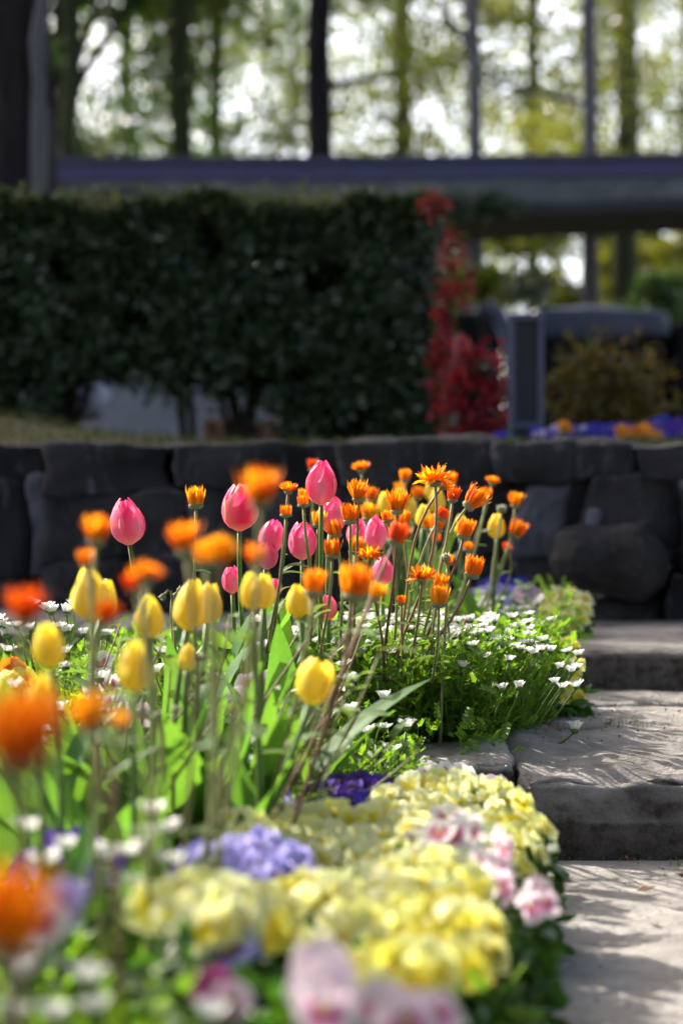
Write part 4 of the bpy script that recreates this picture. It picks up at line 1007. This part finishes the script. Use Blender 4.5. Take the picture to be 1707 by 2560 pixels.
BD = [(408, 1492, 18, 3.1, (-.8, 0, -1), (452, 1560), 'nodding woolly calendula bud on the left of a pair beside the large yellow tulip'), (450, 1476, 18, 3.12, (.7, 0, .6), (456, 1560), 'woolly calendula bud on the right of a pair above the large yellow tulip'),
      (1112, 1395, 26, 3.3, (-.3, 0, 1), (1100, 1500), 'white woolly calendula bud on a pale stem right of the ragged centre bloom'), (1253, 1273, 24, 4.2, (0, 0, 1), (1200, 1420), 'far white woolly bud above the lone far yellow tulip'),
      (498, 1644, 26, 2.5, (0, 0, 1), (480, 1800), 'grey-green round bud low beside the narrow yellow tulip'), (392, 1790, 28, 2.3, (-.4, 0, 1), (400, 1950), 'grey-white bud low in the leaves left of the centre'), (725, 1868, 30, 2.4, (.4, 0, 1), (700, 1990), 'grey-white bud above the lavender pansies'),
      (440, 1775, 24, 2.4, (.2, 0, 1), (436, 1950), 'small pale bud right of the grey-white one low in the leaves')]
for (px, py, w_, Y, ax, bp, lb) in BD:
    p = P(px, py, Y); b0 = P(bp[0], bp[1], Y); b0.z = ground(b0.x, Y); t = empty('calendula_bud', b0, label=lb, cat='flower bud', group='woolly calendula buds')
    sc = w_ / F * Y; av = Vector(ax).normalized(); rel = p - av * sc * .4 - b0; up = Vector((rel.x * .5, 0, rel.z * .8))
    ctrl = rel - av * .03 + Vector((0, 0, .012))
    link('stem', stem_me(bez(Vector((0, 0, 0)), up, ctrl, rel, 10), .0024, .0020, [M['stemy'], M['down']], 120, int(px)), t)
    link('bud', BUD, t, rel, qaxis(av), sc)

# extra bare and leafy calendula stalks that fill the near left of the bed
for i in range(44):
    px = rnd.uniform(40, 700); Y = rnd.uniform(2.35, 3.0); x = (px - 853.5) / F * Y
    t = empty('calendula_stalk', (x, Y, .01), label='leafy calendula stalk without a bloom among the tulip leaves', cat='calendula stalk', group='bloomless calendula stalks in the near left of the bed')
    L = rnd.uniform(.16, .36); lx = rnd.uniform(.02, .22); ly = rnd.uniform(-.05, .05)
    pts = bez(Vector((0, 0, 0)), Vector((lx * .3, ly * .3, L * .4)), Vector((lx * .7, ly, L * .7)), Vector((lx, ly, L)), 8)
    link('stem', stem_me(pts, .0022, .0012, [M[rnd.choice(['stemr', 'stemr', 'stemy'])], M['down']]), t)
    for k_ in range(4):
        link('leaf', SL[rnd.randrange(4)], t, pts[2 + k_ * 2 if 2 + k_ * 2 < 9 else 8], qaxis((rnd.uniform(-.4, .4), rnd.uniform(-.4, .4), 1), rnd.uniform(0, 6.28)), rnd.uniform(.03, .065))

# ------------------------------------------------------------------ daisies
def daisy_me(var, cup):
    rr = random.Random(var); m = MB(); n = 19
    for k_ in range(n):
        th = 2 * math.pi * (k_ + rr.uniform(-.25, .25)) / n; inc = R(cup + rr.uniform(-9, 9)); L = rr.uniform(.42, .5); w_ = .085
        er = Vector((math.cos(th), math.sin(th), 0)); et = Vector((-math.sin(th), math.cos(th), 0)); p = er * .15; V = []
        for s_, t in enumerate((0, .35, .75, 1)):
            a = inc + .35 * t * (1 if cup < 60 else .2); q = p + (er * math.sin(a) + Vector((0, 0, math.cos(a)))) * L * t; hw = w_ * (.5, 1, 1.05, .55)[s_]
            V += [q - et * hw, q + Vector((0, 0, -.006)), q + et * hw]
        m.add(V, [(s_ * 3 + c_, s_ * 3 + c_ + 1, s_ * 3 + c_ + 4, s_ * 3 + c_ + 3) for s_ in range(3) for c_ in range(2)])
    return m.me('daisy_petals', M['white'])
DAISY = [daisy_me(1, 4), daisy_me(2, 12), daisy_me(3, 20), daisy_me(4, 32)]
m = MB(); V = []; Fc = []
for (r, z) in [(.02, -.14), (.12, -.12), (.20, -.02), (.22, .08), (.14, .09)]:
    for q in range(8): V.append((r * math.cos(q * math.pi / 4), r * math.sin(q * math.pi / 4), z))
for i in range(4):
    for q in range(8): Fc.append((i * 8 + q, i * 8 + (q + 1) % 8, (i + 1) * 8 + (q + 1) % 8, (i + 1) * 8 + q))
m.add(V, Fc); DCAL = m.me('calyx', M['stem'])
m = MB(); V = []; Fc = []
for (r, z) in [(.16, .03), (.15, .09), (.09, .13), (.01, .145)]:
    for q in range(8): V.append((r * math.cos(q * math.pi / 4), r * math.sin(q * math.pi / 4), z))
for i in range(3):
    for q in range(8): Fc.append((i * 8 + q, i * 8 + (q + 1) % 8, (i + 1) * 8 + (q + 1) % 8, (i + 1) * 8 + q))
m.add(V, Fc); DISC = m.me('disc', M['disc'])
m = MB(); m.tube([(0, 0, 0), (.15, .05, -1.5), (-.05, 0, -3.2), (0, 0, -5.5)], .045, .06, 5); DSTEM = m.me('daisy_stem', M['stem'])

def sprigs(roots, n_leaf, size, hmin, hmax, outw=.5, centre=None):
    """positions and rotations of feathery leaves up many thin stalks"""
    ps = []; dirs = []; stalks = MB()
    for (x, y, z) in roots:
        h = rnd.uniform(hmin, hmax); c = Vector(centre) if centre else Vector((x, y, z)); d = Vector((x, y, 0)) - Vector((c.x, c.y, 0))
        tip = Vector((x, y, z + h)) + d * outw * rnd.uniform(.2, 1.1) + Vector((rnd.uniform(-.02, .02), rnd.uniform(-.02, .02), 0))
        pts = bez(Vector((x, y, z)), Vector((x, y, z)) + d * outw * .5 + Vector((0, 0, h * .2)), tip - Vector((0, 0, h * .35)), tip, 5)
        stalks.tube(pts, .0012, .0007, 3, cap=False)
        for k_ in range(n_leaf):
            t = (k_ + rnd.random()) / n_leaf; i = min(4, int(t * 5)); p = pts[i].lerp(pts[i + 1], t * 5 - i)
            a = rnd.uniform(0, 6.28); e = rnd.uniform(.0, 1.1)
            ps.append(p); dirs.append((math.cos(a) * math.cos(e), math.sin(a) * math.cos(e), math.sin(e)))
    D = np.array(dirs); up = np.array([0, 0, 1.]) + npr.normal(0, .35, D.shape); Yv = np.cross(up, D); Yv /= np.linalg.norm(Yv, axis=1, keepdims=True); Z = np.cross(D, Yv)
    return np.array(ps), np.stack([D, Yv, Z], 2), stalks

def daisy_clump(label, centre, flowers, roots, hmin, hmax, leaf=.02, nleaf=16, outw=.4, fsize=.031, tmpl=LOBED, mat='dleaf', stemlen=1.0):
    c = Vector(centre); t = empty('daisy_clump', c, label=label, cat='daisy clump')
    ps, rt, st_ = sprigs(roots, nleaf, leaf, hmin, hmax, outw, centre)
    tag(link('foliage', scatter('foliage', ps - np.array(c), tmpl[0], tmpl[1], leaf, M[mat], rt), t), kind='stuff')
    so_ = link('stalks', st_.me('stalks', M['stem']), t, -c); tag(so_, kind='stuff')
    for (px, py, Y, *rest) in flowers:
        sz = fsize * (rest[0] if rest else rnd.uniform(.85, 1.12)); p = P(px, py, Y) - c
        ax = Vector((rnd.uniform(-.28, .16), rnd.uniform(-.1, .3), 1)); q = qaxis(ax, rnd.uniform(0, 6.28))
        f = link('flower', DAISY[rnd.choice((0, 1, 1, 2, 2, 3))], t, p, q, sz)
        link('calyx', DCAL, f); link('disc', DISC, f)
        D_ = Vector((max(-.6, min(1.1, p.x * 4)), -.3, 1)); link('stem', DSTEM, f, (0, 0, -.08), q.inverted() @ D_.to_track_quat('Z', 'Y'), (1, 1, stemlen * rnd.uniform(.35, .7)))
    return t

def conv(pts, sc, ox, oy): return [(x * sc + ox, y * sc + oy) for x, y in pts]
z5 = conv([(160,205),(75,235),(40,300),(190,285),(245,335),(285,345),(340,245),(390,305),(440,215),(485,285),(530,235),(625,240),(655,305),(755,240),(840,225),(940,240),(1010,205),(940,290),(865,310),(890,350),(1005,325),(470,390),(45,430),(255,490),(565,400),(640,380),(650,440),(1085,400),(1120,425),(1220,450),(1325,180),(1315,245),(1330,300),(1325,355),(1505,230),(1430,390),(1370,490),(1420,460),(1490,470),(1245,755),(1115,765),(1165,540),(800,590),(970,520),(730,430),(300,400),(170,330),(990,250),(1260,460),(890,430),(1310,470)], .3189, 900, 1480)
z3 = conv([(565,700),(620,770),(710,770),(815,800),(880,720),(970,555),(1050,660),(1150,920),(1320,690),(1270,840),(1425,930),(1060,1040),(1460,690),(970,890),(1420,760),(1380,1000),(760,850),(690,820),(1240,860),(1330,860)], .2551, 550, 1380)
z4b = [(1418, 1631), (1429, 1681), (1441, 1672), (1400, 1672), (1440, 1718), (1387, 1708), (1446, 1640), (1405, 1720)]
z5 += [(rnd.uniform(860, 1330), rnd.uniform(1536, 1612)) for _ in range(70)]
main_f = [(x, y, np.interp(y, [1520, 1560, 1640, 1720], [3.75, 3.6, 3.35, 3.22])) for x, y in z5 + z3 + z4b]
low_f = [(960, 1748, 3.1), (959, 1823, 3.08), (919, 1832, 3.05), (1016, 1820, 3.0), (878, 1775, 3.05), (869, 1700, 3.1), (860, 1665, 3.15), (1436, 1827, 3.35), (868, 1730, 3.2), (978, 1880, 2.98)]
MR = []
for i in range(1150):
    px = rnd.uniform(815, 1415); Y = rnd.uniform(3.36, 4.0)
    if (px - 1110) ** 2 / 245 ** 2 + (Y - 3.75) ** 2 / .42 ** 2 > 1 or Y > 3.9: continue
    MR.append(((px - 853.5) / F * Y, Y, .112))
daisy_clump('big white-flowered daisy clump spilling over the edging stone beside the steps', (at(1110, 3.65), 3.65, .112), main_f, MR, .12, .185, .02, 26, .30, fsize=.0245)
LR = [(at(rnd.uniform(740, 1020), 3.0), rnd.uniform(2.86, 3.12), .01) for _ in range(190)]
daisy_clump('low dark green daisy clump with a few white heads in front of the edging stone', (at(890, 3.0), 3.0, .01), low_f, LR, .10, .17, .018, 22, .3)
lf = conv([(310,440),(470,490),(515,515),(720,450),(655,515),(50,660),(170,655),(60,740),(270,750),(665,710),(580,660),(825,735),(1000,755),(1050,745),(75,900),(250,700),(300,700),(650,920),(0,590),(20,650),(640,1060),(860,1000)], .2551, 0, 1400)
lr = [(at(rnd.uniform(-60, 330), 3.45), rnd.uniform(3.3, 3.65), .112) for _ in range(150)]
FINE = ([(0, .03, 0), (0, -.03, 0), (1, 0, 0), (.3, 0, 0), (.5, .3, .05), (.45, 0, 0), (.4, 0, 0), (.65, -.3, .05), (.55, 0, 0)], [(0, 1, 2), (3, 5, 4), (6, 8, 7)])
daisy_clump('airy tall-stemmed daisy clump in front of the pale stone ledge at the left', (at(150, 3.45), 3.45, .112), [(x, y, 3.4) for x, y in lf], lr, .05, .12, .024, 26, .2, tmpl=FINE, fsize=.029)
mf = [(405, 1635, 3.1), (700, 1640, 3.2), (658, 1622, 3.2), (388, 1687, 3.0), (595, 1800, 2.9), (303, 1815, 2.8), (302, 1830, 2.8), (33, 1722, 2.9), (125, 1832, 2.9), (118, 1862, 2.9), (640, 1560, 3.3), (730, 1930, 2.8), (620, 1912, 2.7), (250, 1700, 3.0), (150, 1780, 2.9), (560, 1700, 3.2), (800, 1760, 3.2), (820, 1800, 3.1), (655, 1850, 2.9), (590, 1740, 3.1)]
mr = [(at(rnd.uniform(150, 850), 3.1), rnd.uniform(2.75, 3.9), 0) for _ in range(420)]; mr = [(x, y, ground(x, y)) for x, y, _ in mr]
daisy_clump('straggling daisy clump threaded between the tulip leaves left of the big clump', (at(500, 3.2), 3.2, .05), mf, mr, .08, .17, .02, 20, .15)
nf = conv([(100,900),(400,920),(440,1060),(230,1090),(40,1100),(960,1090)], .5485, 0, 1950)
nf2 = conv([(620,480),(650,330),(770,390),(690,160),(450,370),(300,320),(220,390),(320,500),(130,230),(760,240),(400,330),(600,350)], .5485, 0, 1950)
nr = [(at(rnd.uniform(-60, 430), 1.45), rnd.uniform(1.15, 1.6), 0.0) for _ in range(190)]
daisy_clump('very blurred daisy clump with white heads at the lower left corner', (at(250, 1.45), 1.45, 0), [(x, y, 1.42) for x, y in nf], nr, .11, .175, .024, 20, .2)
nr = [(at(rnd.uniform(-40, 430), 1.95), rnd.uniform(1.75, 2.2), 0.0) for _ in range(220)]
daisy_clump('blurred daisy clump with white heads among violet pansies at the left', (at(280, 1.9), 1.9, 0), [(x, y, 1.85) for x, y in nf2], nr, .09, .16, .024, 20, .2)
bf = [(rnd.uniform(1040, 1370), rnd.uniform(1488, 1600), 4.3) for _ in range(85)]
bf = [(x, np.interp(Y_, [4.05, 4.6], [1600, 1490]) + rnd.uniform(-10, 10), Y_) for x, _, _ in bf for Y_ in [rnd.uniform(4.05, 4.6)]]
br = [(at(rnd.uniform(930, 1370), 4.3), rnd.uniform(4.0, 4.7), .11) for _ in range(150)]
daisy_clump('soft carpet of small daisies behind the big clump at the far end of the bed', (at(1180, 4.3), 4.3, .18), bf, br, .02, .06, .018, 12, .1, fsize=.022)

# ------------------------------------------------------------------ pansies
def pansy_me(kind, var):
    rr = random.Random(var * 31 + len(kind)); m = MB()
    cols = {'lemon': ((.87, .89, .48), (.87, .84, .18), (.84, .66, .01)), 'cream': ((.86, .88, .62), (.86, .87, .46), (.85, .70, .02)), 'yellow': ((.85, .82, .16), (.85, .76, .05), (.80, .52, .01)),
            'violet': ((.12, .04, .42), (.16, .05, .5), (.03, .01, .08)), 'lavender': ((.42, .40, .78), (.52, .48, .82), (.12, .06, .4)), 'pinkwhite': ((.88, .74, .82), (.88, .82, .86), (.62, .04, .36)),
            'white': ((.88, .87, .86), (.88, .86, .86), (.5, .03, .25)), 'magenta': ((.45, .02, .22), (.5, .03, .3), (.12, .0, .06)), 'mauve': ((.62, .45, .72), (.70, .6, .78), (.3, .05, .35)), 'blue': ((.05, .04, .5), (.06, .05, .55), (.02, .01, .15)), 'orange': ((.8, .3, .02), (.8, .35, .02), (.5, .1, .01))}[kind]
    rim, mid, eye = cols
    # (angle, reach, half width, depth order, is upper)
    for (ang, L, hw, z, up_) in [(60, .46, .33, -.05, 1), (120, .46, .33, -.04, 1), (5, .42, .29, .0, 0), (175, .42, .29, .005, 0), (270, .48, .38, .02, 2)]:
        a = R(ang + rr.uniform(-6, 6)); d = Vector((math.cos(a), math.sin(a), 0)); s_ = Vector((-math.sin(a), math.cos(a), 0)); V = [(0, 0, z)]; C = [(.8, .6, .02) if kind not in ('violet', 'blue') else (.7, .6, .3)]
        nr_ = 11; rings = (.35, .7, 1)
        for k_, f in enumerate(rings):
            for i in range(nr_):
                u = i / (nr_ - 1) * 2 - 1; t = u * 1.9
                reach = L * (.5 + .5 * math.cos(t * .55)) * 1.05; wd = hw * math.sin(t * .82 + 0) * 1.08
                ruff = f * f * .014 * math.sin(u * 9 + rr.uniform(-.5, .5)) + (-.05 if up_ == 1 else (.04 if up_ == 0 else -.02)) * f * f
                p = d * reach * f + s_ * wd * f; V.append((p.x, p.y, z + ruff))
                cc = lerp(eye, mid, clamp((f - .42) * 3.0)) if (up_ != 1 or kind in ('violet', 'magenta')) else lerp(mid, rim, .5)
                C.append(lerp(cc, rim, clamp((f - .6) * 2.2)) if f > .6 else cc)
        Fc = [(0, 1 + i, 2 + i) for i in range(nr_ - 1)]
        for k_ in range(2):
            for i in range(nr_ - 1):
                b0 = 1 + k_ * nr_ + i; Fc.append((b0, b0 + nr_, b0 + nr_ + 1, b0 + 1))
        m.add(V, Fc, C)
    return m.me('pansy_petals', M['pansy'], col=True)
PM = {}
def pansy_mesh(kind):
    v = rnd.randrange(3)
    if (kind, v) not in PM: PM[(kind, v)] = pansy_me(kind, v)
    return PM[(kind, v)]
m = MB(); m.tube([(0, 0, -.02), (0, -.25, -.25), (0, -.1, -.9), (0, 0, -1.6)], .035, .045, 5); PSTEM = m.me('pansy_stem', M['stem'])
PLEAF = ([(0, 0, 0), (.3, .17, .04), (.3, -.17, .04), (.7, .2, .03), (.7, -.2, .03), (1, 0, -.08)], [(0, 2, 1), (1, 2, 4), (1, 4, 3), (3, 4, 5)])

def pansy(label, cx, cy, Y, rx, ry, n, kinds, size, mound=.5, nleaf=500, face=(0.0, -.75, .62), dY=None, leafh=None, lsz=.03, base=None):
    """one pansy plant: blooms over an ellipse of the photograph, on a mound that rises away from the camera"""
    dY = ry / F * Y * 2.2 if dY is None else dY
    c = P(cx, cy, Y); gz = ground(c.x, Y) if base is None else base
    t = empty('pansy_plant', (c.x, Y, gz), label=label, cat='pansy plant'); c0 = Vector((c.x, Y, gz))
    pl = []
    for i in range(n):
        for _ in range(30):
            a = rnd.uniform(0, 6.28); q = math.sqrt(rnd.random()); px = cx + rx * q * math.cos(a); py = cy + ry * q * math.sin(a)
            if all(math.hypot(px - o_[0], (py - o_[1]) * 1.3) > size / Y * F * .46 for o_ in pl): break
        pl.append((px, py))
        yy = Y - (py - cy) / max(1, ry) * dY
        p = P(px, py, yy)
        if p.z < gz + .03: p.z = gz + .03
        f = Vector(face) + Vector((rnd.uniform(-.38, .38) + (px - cx) / rx * .45, rnd.uniform(-.3, .3), rnd.uniform(-.25, .3)))
        f.normalize(); q = f.to_track_quat('Z', 'Y') @ Quaternion((0, 0, 1), rnd.uniform(-.4, .4))
        kd = rnd.choices([k_[0] for k_ in kinds], [k_[1] for k_ in kinds])[0]
        fl = link('flower', pansy_mesh(kd), t, p - c0, q, size * rnd.uniform(.86, 1.14))
        link('stem', PSTEM, fl, (0, 0, -.03))
    top = P(cx, cy, Y).z - gz; wx = rx / F * Y
    L = []
    for _ in range(nleaf):
        a = rnd.uniform(0, 6.28); q = math.sqrt(rnd.random()) * 1.05; ex = wx * q * math.cos(a); ey = max(dY, .05) * q * math.sin(a) * 1.05
        frac = (1 - q ** 3)
        pyl = cy - (ey / max(dY, .01)) * ry
        surf = P(cx, pyl, Y + ey).z - gz - .018
        L.append((ex, ey, rnd.uniform(.005, max(.02, min(surf, .22)))))
    tag(link('foliage', scatter('foliage', np.array(L), PLEAF[0], PLEAF[1], lsz, M['pleaf']), t), kind='stuff')
    return t

pansy('pale lemon pansies crowning the mound below the edging stone', 1110, 2010, 2.62, 165, 62, 44, [('cream', 5), ('lemon', 2)], .037, nleaf=700)
pansy('pale lemon pansies at the right rim of the mound beside the big step stone', 1300, 2090, 2.42, 78, 85, 20, [('cream', 3), ('lemon', 4)], .036, nleaf=500, face=(.5, -.4, .6))
pansy('deep violet pansies at the back of the mound', 880, 1985, 2.68, 130, 36, 20, [('violet', 6), ('blue', 1)], .034, nleaf=500)
pansy('pale yellow pansies left of the violet ones at the back of the mound', 770, 1968, 2.78, 60, 20, 6, [('cream', 1), ('lemon', 1)], .034, nleaf=150)
pansy('white pansies with magenta hearts nearest the edging stone', 1090, 1945, 2.82, 80, 20, 7, [('white', 1)], .040, nleaf=150)
pansy('dark-hearted pink pansies at the far corner of the mound', 1225, 1965, 2.8, 45, 16, 4, [('pinkwhite', 1)], .034, nleaf=120)
pansy('lone powder-blue pansies beside the tulip leaves', 668, 2018, 2.5, 42, 26, 5, [('lavender', 1)], .042, nleaf=120)
pansy('cream pansies in the middle of the mound', 850, 2085, 2.36, 230, 66, 50, [('cream', 5), ('lemon', 3)], .040, nleaf=900)
pansy('cream pansies with orange hearts right of the middle of the mound', 1110, 2110, 2.3, 130, 60, 26, [('cream', 4), ('lemon', 3), ('white', 1)], .040, nleaf=600)
pansy('bright white pansies among the cream ones at the right', 1140, 2070, 2.28, 50, 30, 4, [('white', 1)], .040, nleaf=60)
pansy('pinkish white pansies trailing down the right side of the mound', 1235, 2165, 2.12, 34, 75, 5, [('pinkwhite', 3), ('white', 1)], .038, nleaf=250, face=(.6, -.5, .4))
pansy('small pink and magenta pansies lying out on the path', 1335, 2248, 2.06, 34, 28, 3, [('pinkwhite', 2), ('mauve', 1)], .030, nleaf=90, face=(.3, -.6, .3))
pansy('lavender pansies at the left of the mound', 600, 2165, 2.08, 150, 55, 22, [('lavender', 1)], .042, nleaf=400)
pansy('lavender pansies behind the bright yellow ones', 760, 2195, 2.1, 55, 30, 4, [('lavender', 1), ('mauve', 1)], .040, nleaf=120)
pansy('lemon pansies left of the middle', 620, 2085, 2.28, 60, 35, 7, [('cream', 1), ('lemon', 1)], .040, nleaf=160)
pansy('bright lemon pansies in the lower middle of the mound', 860, 2280, 1.9, 230, 90, 44, [('lemon', 5), ('yellow', 1), ('cream', 4)], .042, nleaf=900)
pansy('strong yellow pansies at the lower right of the mound', 1120, 2330, 1.85, 120, 105, 30, [('lemon', 4), ('yellow', 3), ('cream', 1)], .042, nleaf=700, face=(.25, -.6, .6))
pansy('pale lemon pansies right of the middle of the mound', 1060, 2200, 2.05, 130, 50, 16, [('lemon', 4), ('cream', 2)], .042, nleaf=500)
pansy('pale lemon and grey-white pansies at the lower left of the mound', 500, 2275, 1.75, 125, 62, 20, [('cream', 3), ('lemon', 2)], .042, nleaf=500)
pansy('grey-white pansies below the pale lemon ones', 560, 2370, 1.72, 60, 30, 4, [('white', 1), ('lavender', 1)], .042, nleaf=200)
pansy('yellow pansies directly above the big pink and white ones', 950, 2430, 1.66, 130, 45, 9, [('lemon', 2), ('yellow', 2)], .042, nleaf=500)
pansy('large blurred pink and white pansies at the lower middle', 785, 2450, 1.45, 55, 95, 4, [('pinkwhite', 1)], .046, nleaf=300)
pansy('large blurred magenta-hearted pansies at the bottom, nearest the path', 1005, 2525, 1.45, 85, 45, 4, [('pinkwhite', 1)], .046, nleaf=350)
pansy('dark magenta pansies low at the bottom beside the daisies', 560, 2480, 1.5, 45, 35, 3, [('magenta', 1), ('pinkwhite', 1)], .034, nleaf=300)
pansy('violet pansies threaded among the blurred daisies at the left', 150, 2150, 1.95, 120, 60, 7, [('violet', 1)], .038, nleaf=300)
pansy('pale pansies beside the huge low orange calendula', 120, 2262, 1.6, 60, 50, 4, [('lavender', 1), ('white', 1)], .042, nleaf=150)
pansy('white pansies with dark hearts half hidden among the tulip stems', 640, 1740, 2.95, 80, 50, 8, [('white', 1), ('pinkwhite', 1)], .042, nleaf=120)
pansy('pinkish white pansies deep among the stems at the left', 320, 1760, 2.9, 40, 30, 4, [('white', 1), ('pinkwhite', 2)], .042, nleaf=60)
pansy('white pansies beside the airy daisies at the left', 255, 1690, 3.2, 30, 40, 4, [('white', 1)], .04, nleaf=60)
pansy('magenta pansies behind the white daisies', 1080, 1592, 3.95, 110, 36, 15, [('magenta', 1)], .040, nleaf=250)
pansy('magenta and pink pansies showing through the daisies left of the clump', 930, 1630, 3.7, 70, 34, 7, [('magenta', 1), ('pinkwhite', 1)], .036, nleaf=150)
pansy('pale yellow pansies right behind the big daisy clump', 1345, 1665, 3.9, 100, 80, 26, [('lemon', 3), ('cream', 3), ('yellow', 1)], .038, nleaf=500)
pansy('yellow pansies at the end of the daisy clump on the step', 1425, 1720, 3.85, 22, 35, 4, [('yellow', 1), ('lemon', 1)], .03, nleaf=80)
pansy('powder-blue pansies at the far end of the bed', 1240, 1500, 4.7, 65, 30, 20, [('lavender', 1)], .044, nleaf=120)
pansy('deep blue pansies farthest away in the bed', 1255, 1462, 4.9, 65, 10, 10, [('blue', 1)], .038, nleaf=60)
pansy('mauve and white pansies at the far end of the bed', 1330, 1508, 4.65, 45, 34, 16, [('mauve', 2), ('white', 1)], .044, nleaf=120)
pansy('pale lemon pansies at the far right corner of the bed on the upper step', 1412, 1520, 4.6, 58, 46, 30, [('lemon', 2), ('cream', 3)], .044, nleaf=160, face=(.3, -.5, .7))
pansy('mauve pansies below the far mauve and white ones', 1310, 1565, 4.3, 30, 18, 5, [('mauve', 1)], .034, nleaf=100)
pansy('dark orange pansies deep at the left edge of the bed', 40, 1700, 3.0, 45, 35, 6, [('orange', 1), ('yellow', 1)], .038, nleaf=150)
# on the terrace
pansy('row of royal blue pansies on the terrace below the bronze shrub', 1500, 1082, 6.6, 170, 16, 34, [('blue', 6), ('lavender', 1)], .045, nleaf=900, base=.62)
pansy('blue pansies on the terrace at the right edge', 1670, 1070, 6.6, 50, 26, 14, [('blue', 4), ('violet', 1)], .045, nleaf=300, base=.62)
pansy('orange pansies dotted along the blue terrace row', 1590, 1078, 6.5, 60, 10, 5, [('orange', 1)], .045, nleaf=50, base=.62)
pansy('single orange pansy plant beside the framed panel', 1412, 1068, 6.6, 12, 8, 3, [('orange', 1)], .04, nleaf=50, base=.62)
pansy('purple pansies at the foot of the low crimson nandina', 1265, 1098, 6.4, 30, 12, 7, [('violet', 1), ('blue', 1)], .04, nleaf=100, base=.62)

# leafy floor of the bed
n = 15000
gx = npr.uniform(-.75, .55, n); gy = npr.uniform(1.0, 5.0, n)
lim = np.where(gy < 3.1, .02 + .07 * gy, np.where(gy < 4.25, .26, .5)); k_ = gx < lim
gx, gy = gx[k_], gy[k_]; gz = np.array([ground(a, b_) for a, b_ in zip(gx, gy)]) + npr.uniform(0, .06, len(gx))
lift = npr.uniform(0, 1, len(gx)) < .35; gz[lift] += npr.uniform(0, .06, lift.sum())
tag(link('ground_cover', scatter('ground_cover', np.stack([gx, gy, gz], 1), LOBED[0], LOBED[1], .026, M['dleaf'])), 'low dense green leaves covering the floor of the flower bed', 'ground cover', kind='stuff')

# ------------------------------------------------------------------ small litter
LT = [(1505, 1812, 3.85, .012, 'tan'), (1262, 1917, 3.12, .006, 'white'), (1365, 1843, 3.4, .006, 'white'), (1720, 2190, 2.9, .02, 'tan'), (1385, 2352, 2.3, .012, 'tan'), (1590, 2230, 2.8, .02, 'tan'), (1330, 2140, 3.0, .012, 'tan'), (1395, 2146, 3.02, .006, 'white'), (1230, 2140, 3.0, .012, 'tan')]
m0 = MB(); m0.add([(0, 0, .05), (.35, .2, .2), (.35, -.2, .12), (1, 0, .25), (.5, 0, .02)], [(0, 2, 4), (0, 4, 1), (1, 4, 3), (4, 2, 3)])
lm = {k_: m0.me('dry_leaf', M[k_]) for k_ in ('tan', 'white')}
for i, (px, py, Y, s_, k_) in enumerate(LT):
    y_ = Y; gz = .004 if Y < 3.05 else (.13 if Y < 4.2 else .21)
    t_ = (EYE - gz) / max(1e-3, (EYE - P(px, py, 1.0).z)); q = P(px, py, t_)
    tag(link('fallen_leaf' if k_ == 'tan' else 'fallen_petal', lm[k_], None, q, Quaternion((0, 0, 1), i * 1.3), s_ * 1.4), 'dry brown leaf scrap lying on the stones' if k_ == 'tan' else 'tiny fallen white petal lying on the stones', 'fallen leaf' if k_ == 'tan' else 'fallen petal', 'dry leaves on the steps and path' if k_ == 'tan' else 'white petals on the steps')
n = 420
lp = npr.uniform(0, 1, (n, 2)); ps = np.stack([.24 + lp[:, 0] * 1.0, 3.04 - np.abs(npr.normal(0, .012, n)), np.full(n, .003)], 1)
ps2 = np.stack([.225 + npr.normal(0, .012, 160), 3.1 + npr.uniform(-.04, .25, 160), .09 + npr.uniform(0, .02, 160)], 1)
ps3 = np.stack([npr.uniform(.15, 1.1, 500), npr.uniform(1.9, 3.0, 500), np.full(500, .003)], 1); ps4 = np.stack([npr.uniform(.27, 1.1, 420), npr.uniform(3.5, 4.24, 420), np.full(420, .128)], 1); ps5 = np.stack([.3 + npr.exponential(.04, 350), 3.35 + npr.uniform(0, .85, 350), np.full(350, .128)], 1)
tag(link('debris', scatter('debris', np.concatenate([ps, ps2, ps3, ps4, ps5]), SMALL[0], SMALL[1], .006, M['tan'])), 'crumbs of dry leaf gathered in the stone joints', 'debris', kind='stuff')
for (px, Y) in [(1520, 3.66), (1545, 3.66), (1590, 3.65), (1700, 2.98), (1370, 2.75), (1330, 2.7)]:
    x = at(px, Y); z = .118 if Y > 3.05 else 0
    n = 14; th = npr.uniform(0, 6.28, n); c, sn = np.cos(th), np.sin(th); ze, on = np.zeros(n), np.ones(n)
    RZ = np.stack([np.stack([c, -sn, ze], 1), np.stack([sn, c, ze], 1), np.stack([ze, ze, on], 1)], 1)
    ps = np.stack([x + npr.normal(0, .008, n), Y + npr.normal(0, .004, n), np.full(n, z)], 1) - np.array((x, Y, z))
    link_o = tag(link('grass_tuft', scatter('grass_tuft', ps, GB[0], GB[1], .014, M['stem'], RZ), None, (x, Y, z)), 'tiny green grass tuft growing in a joint between the stones', 'grass tuft', 'grass tufts in the stone joints')
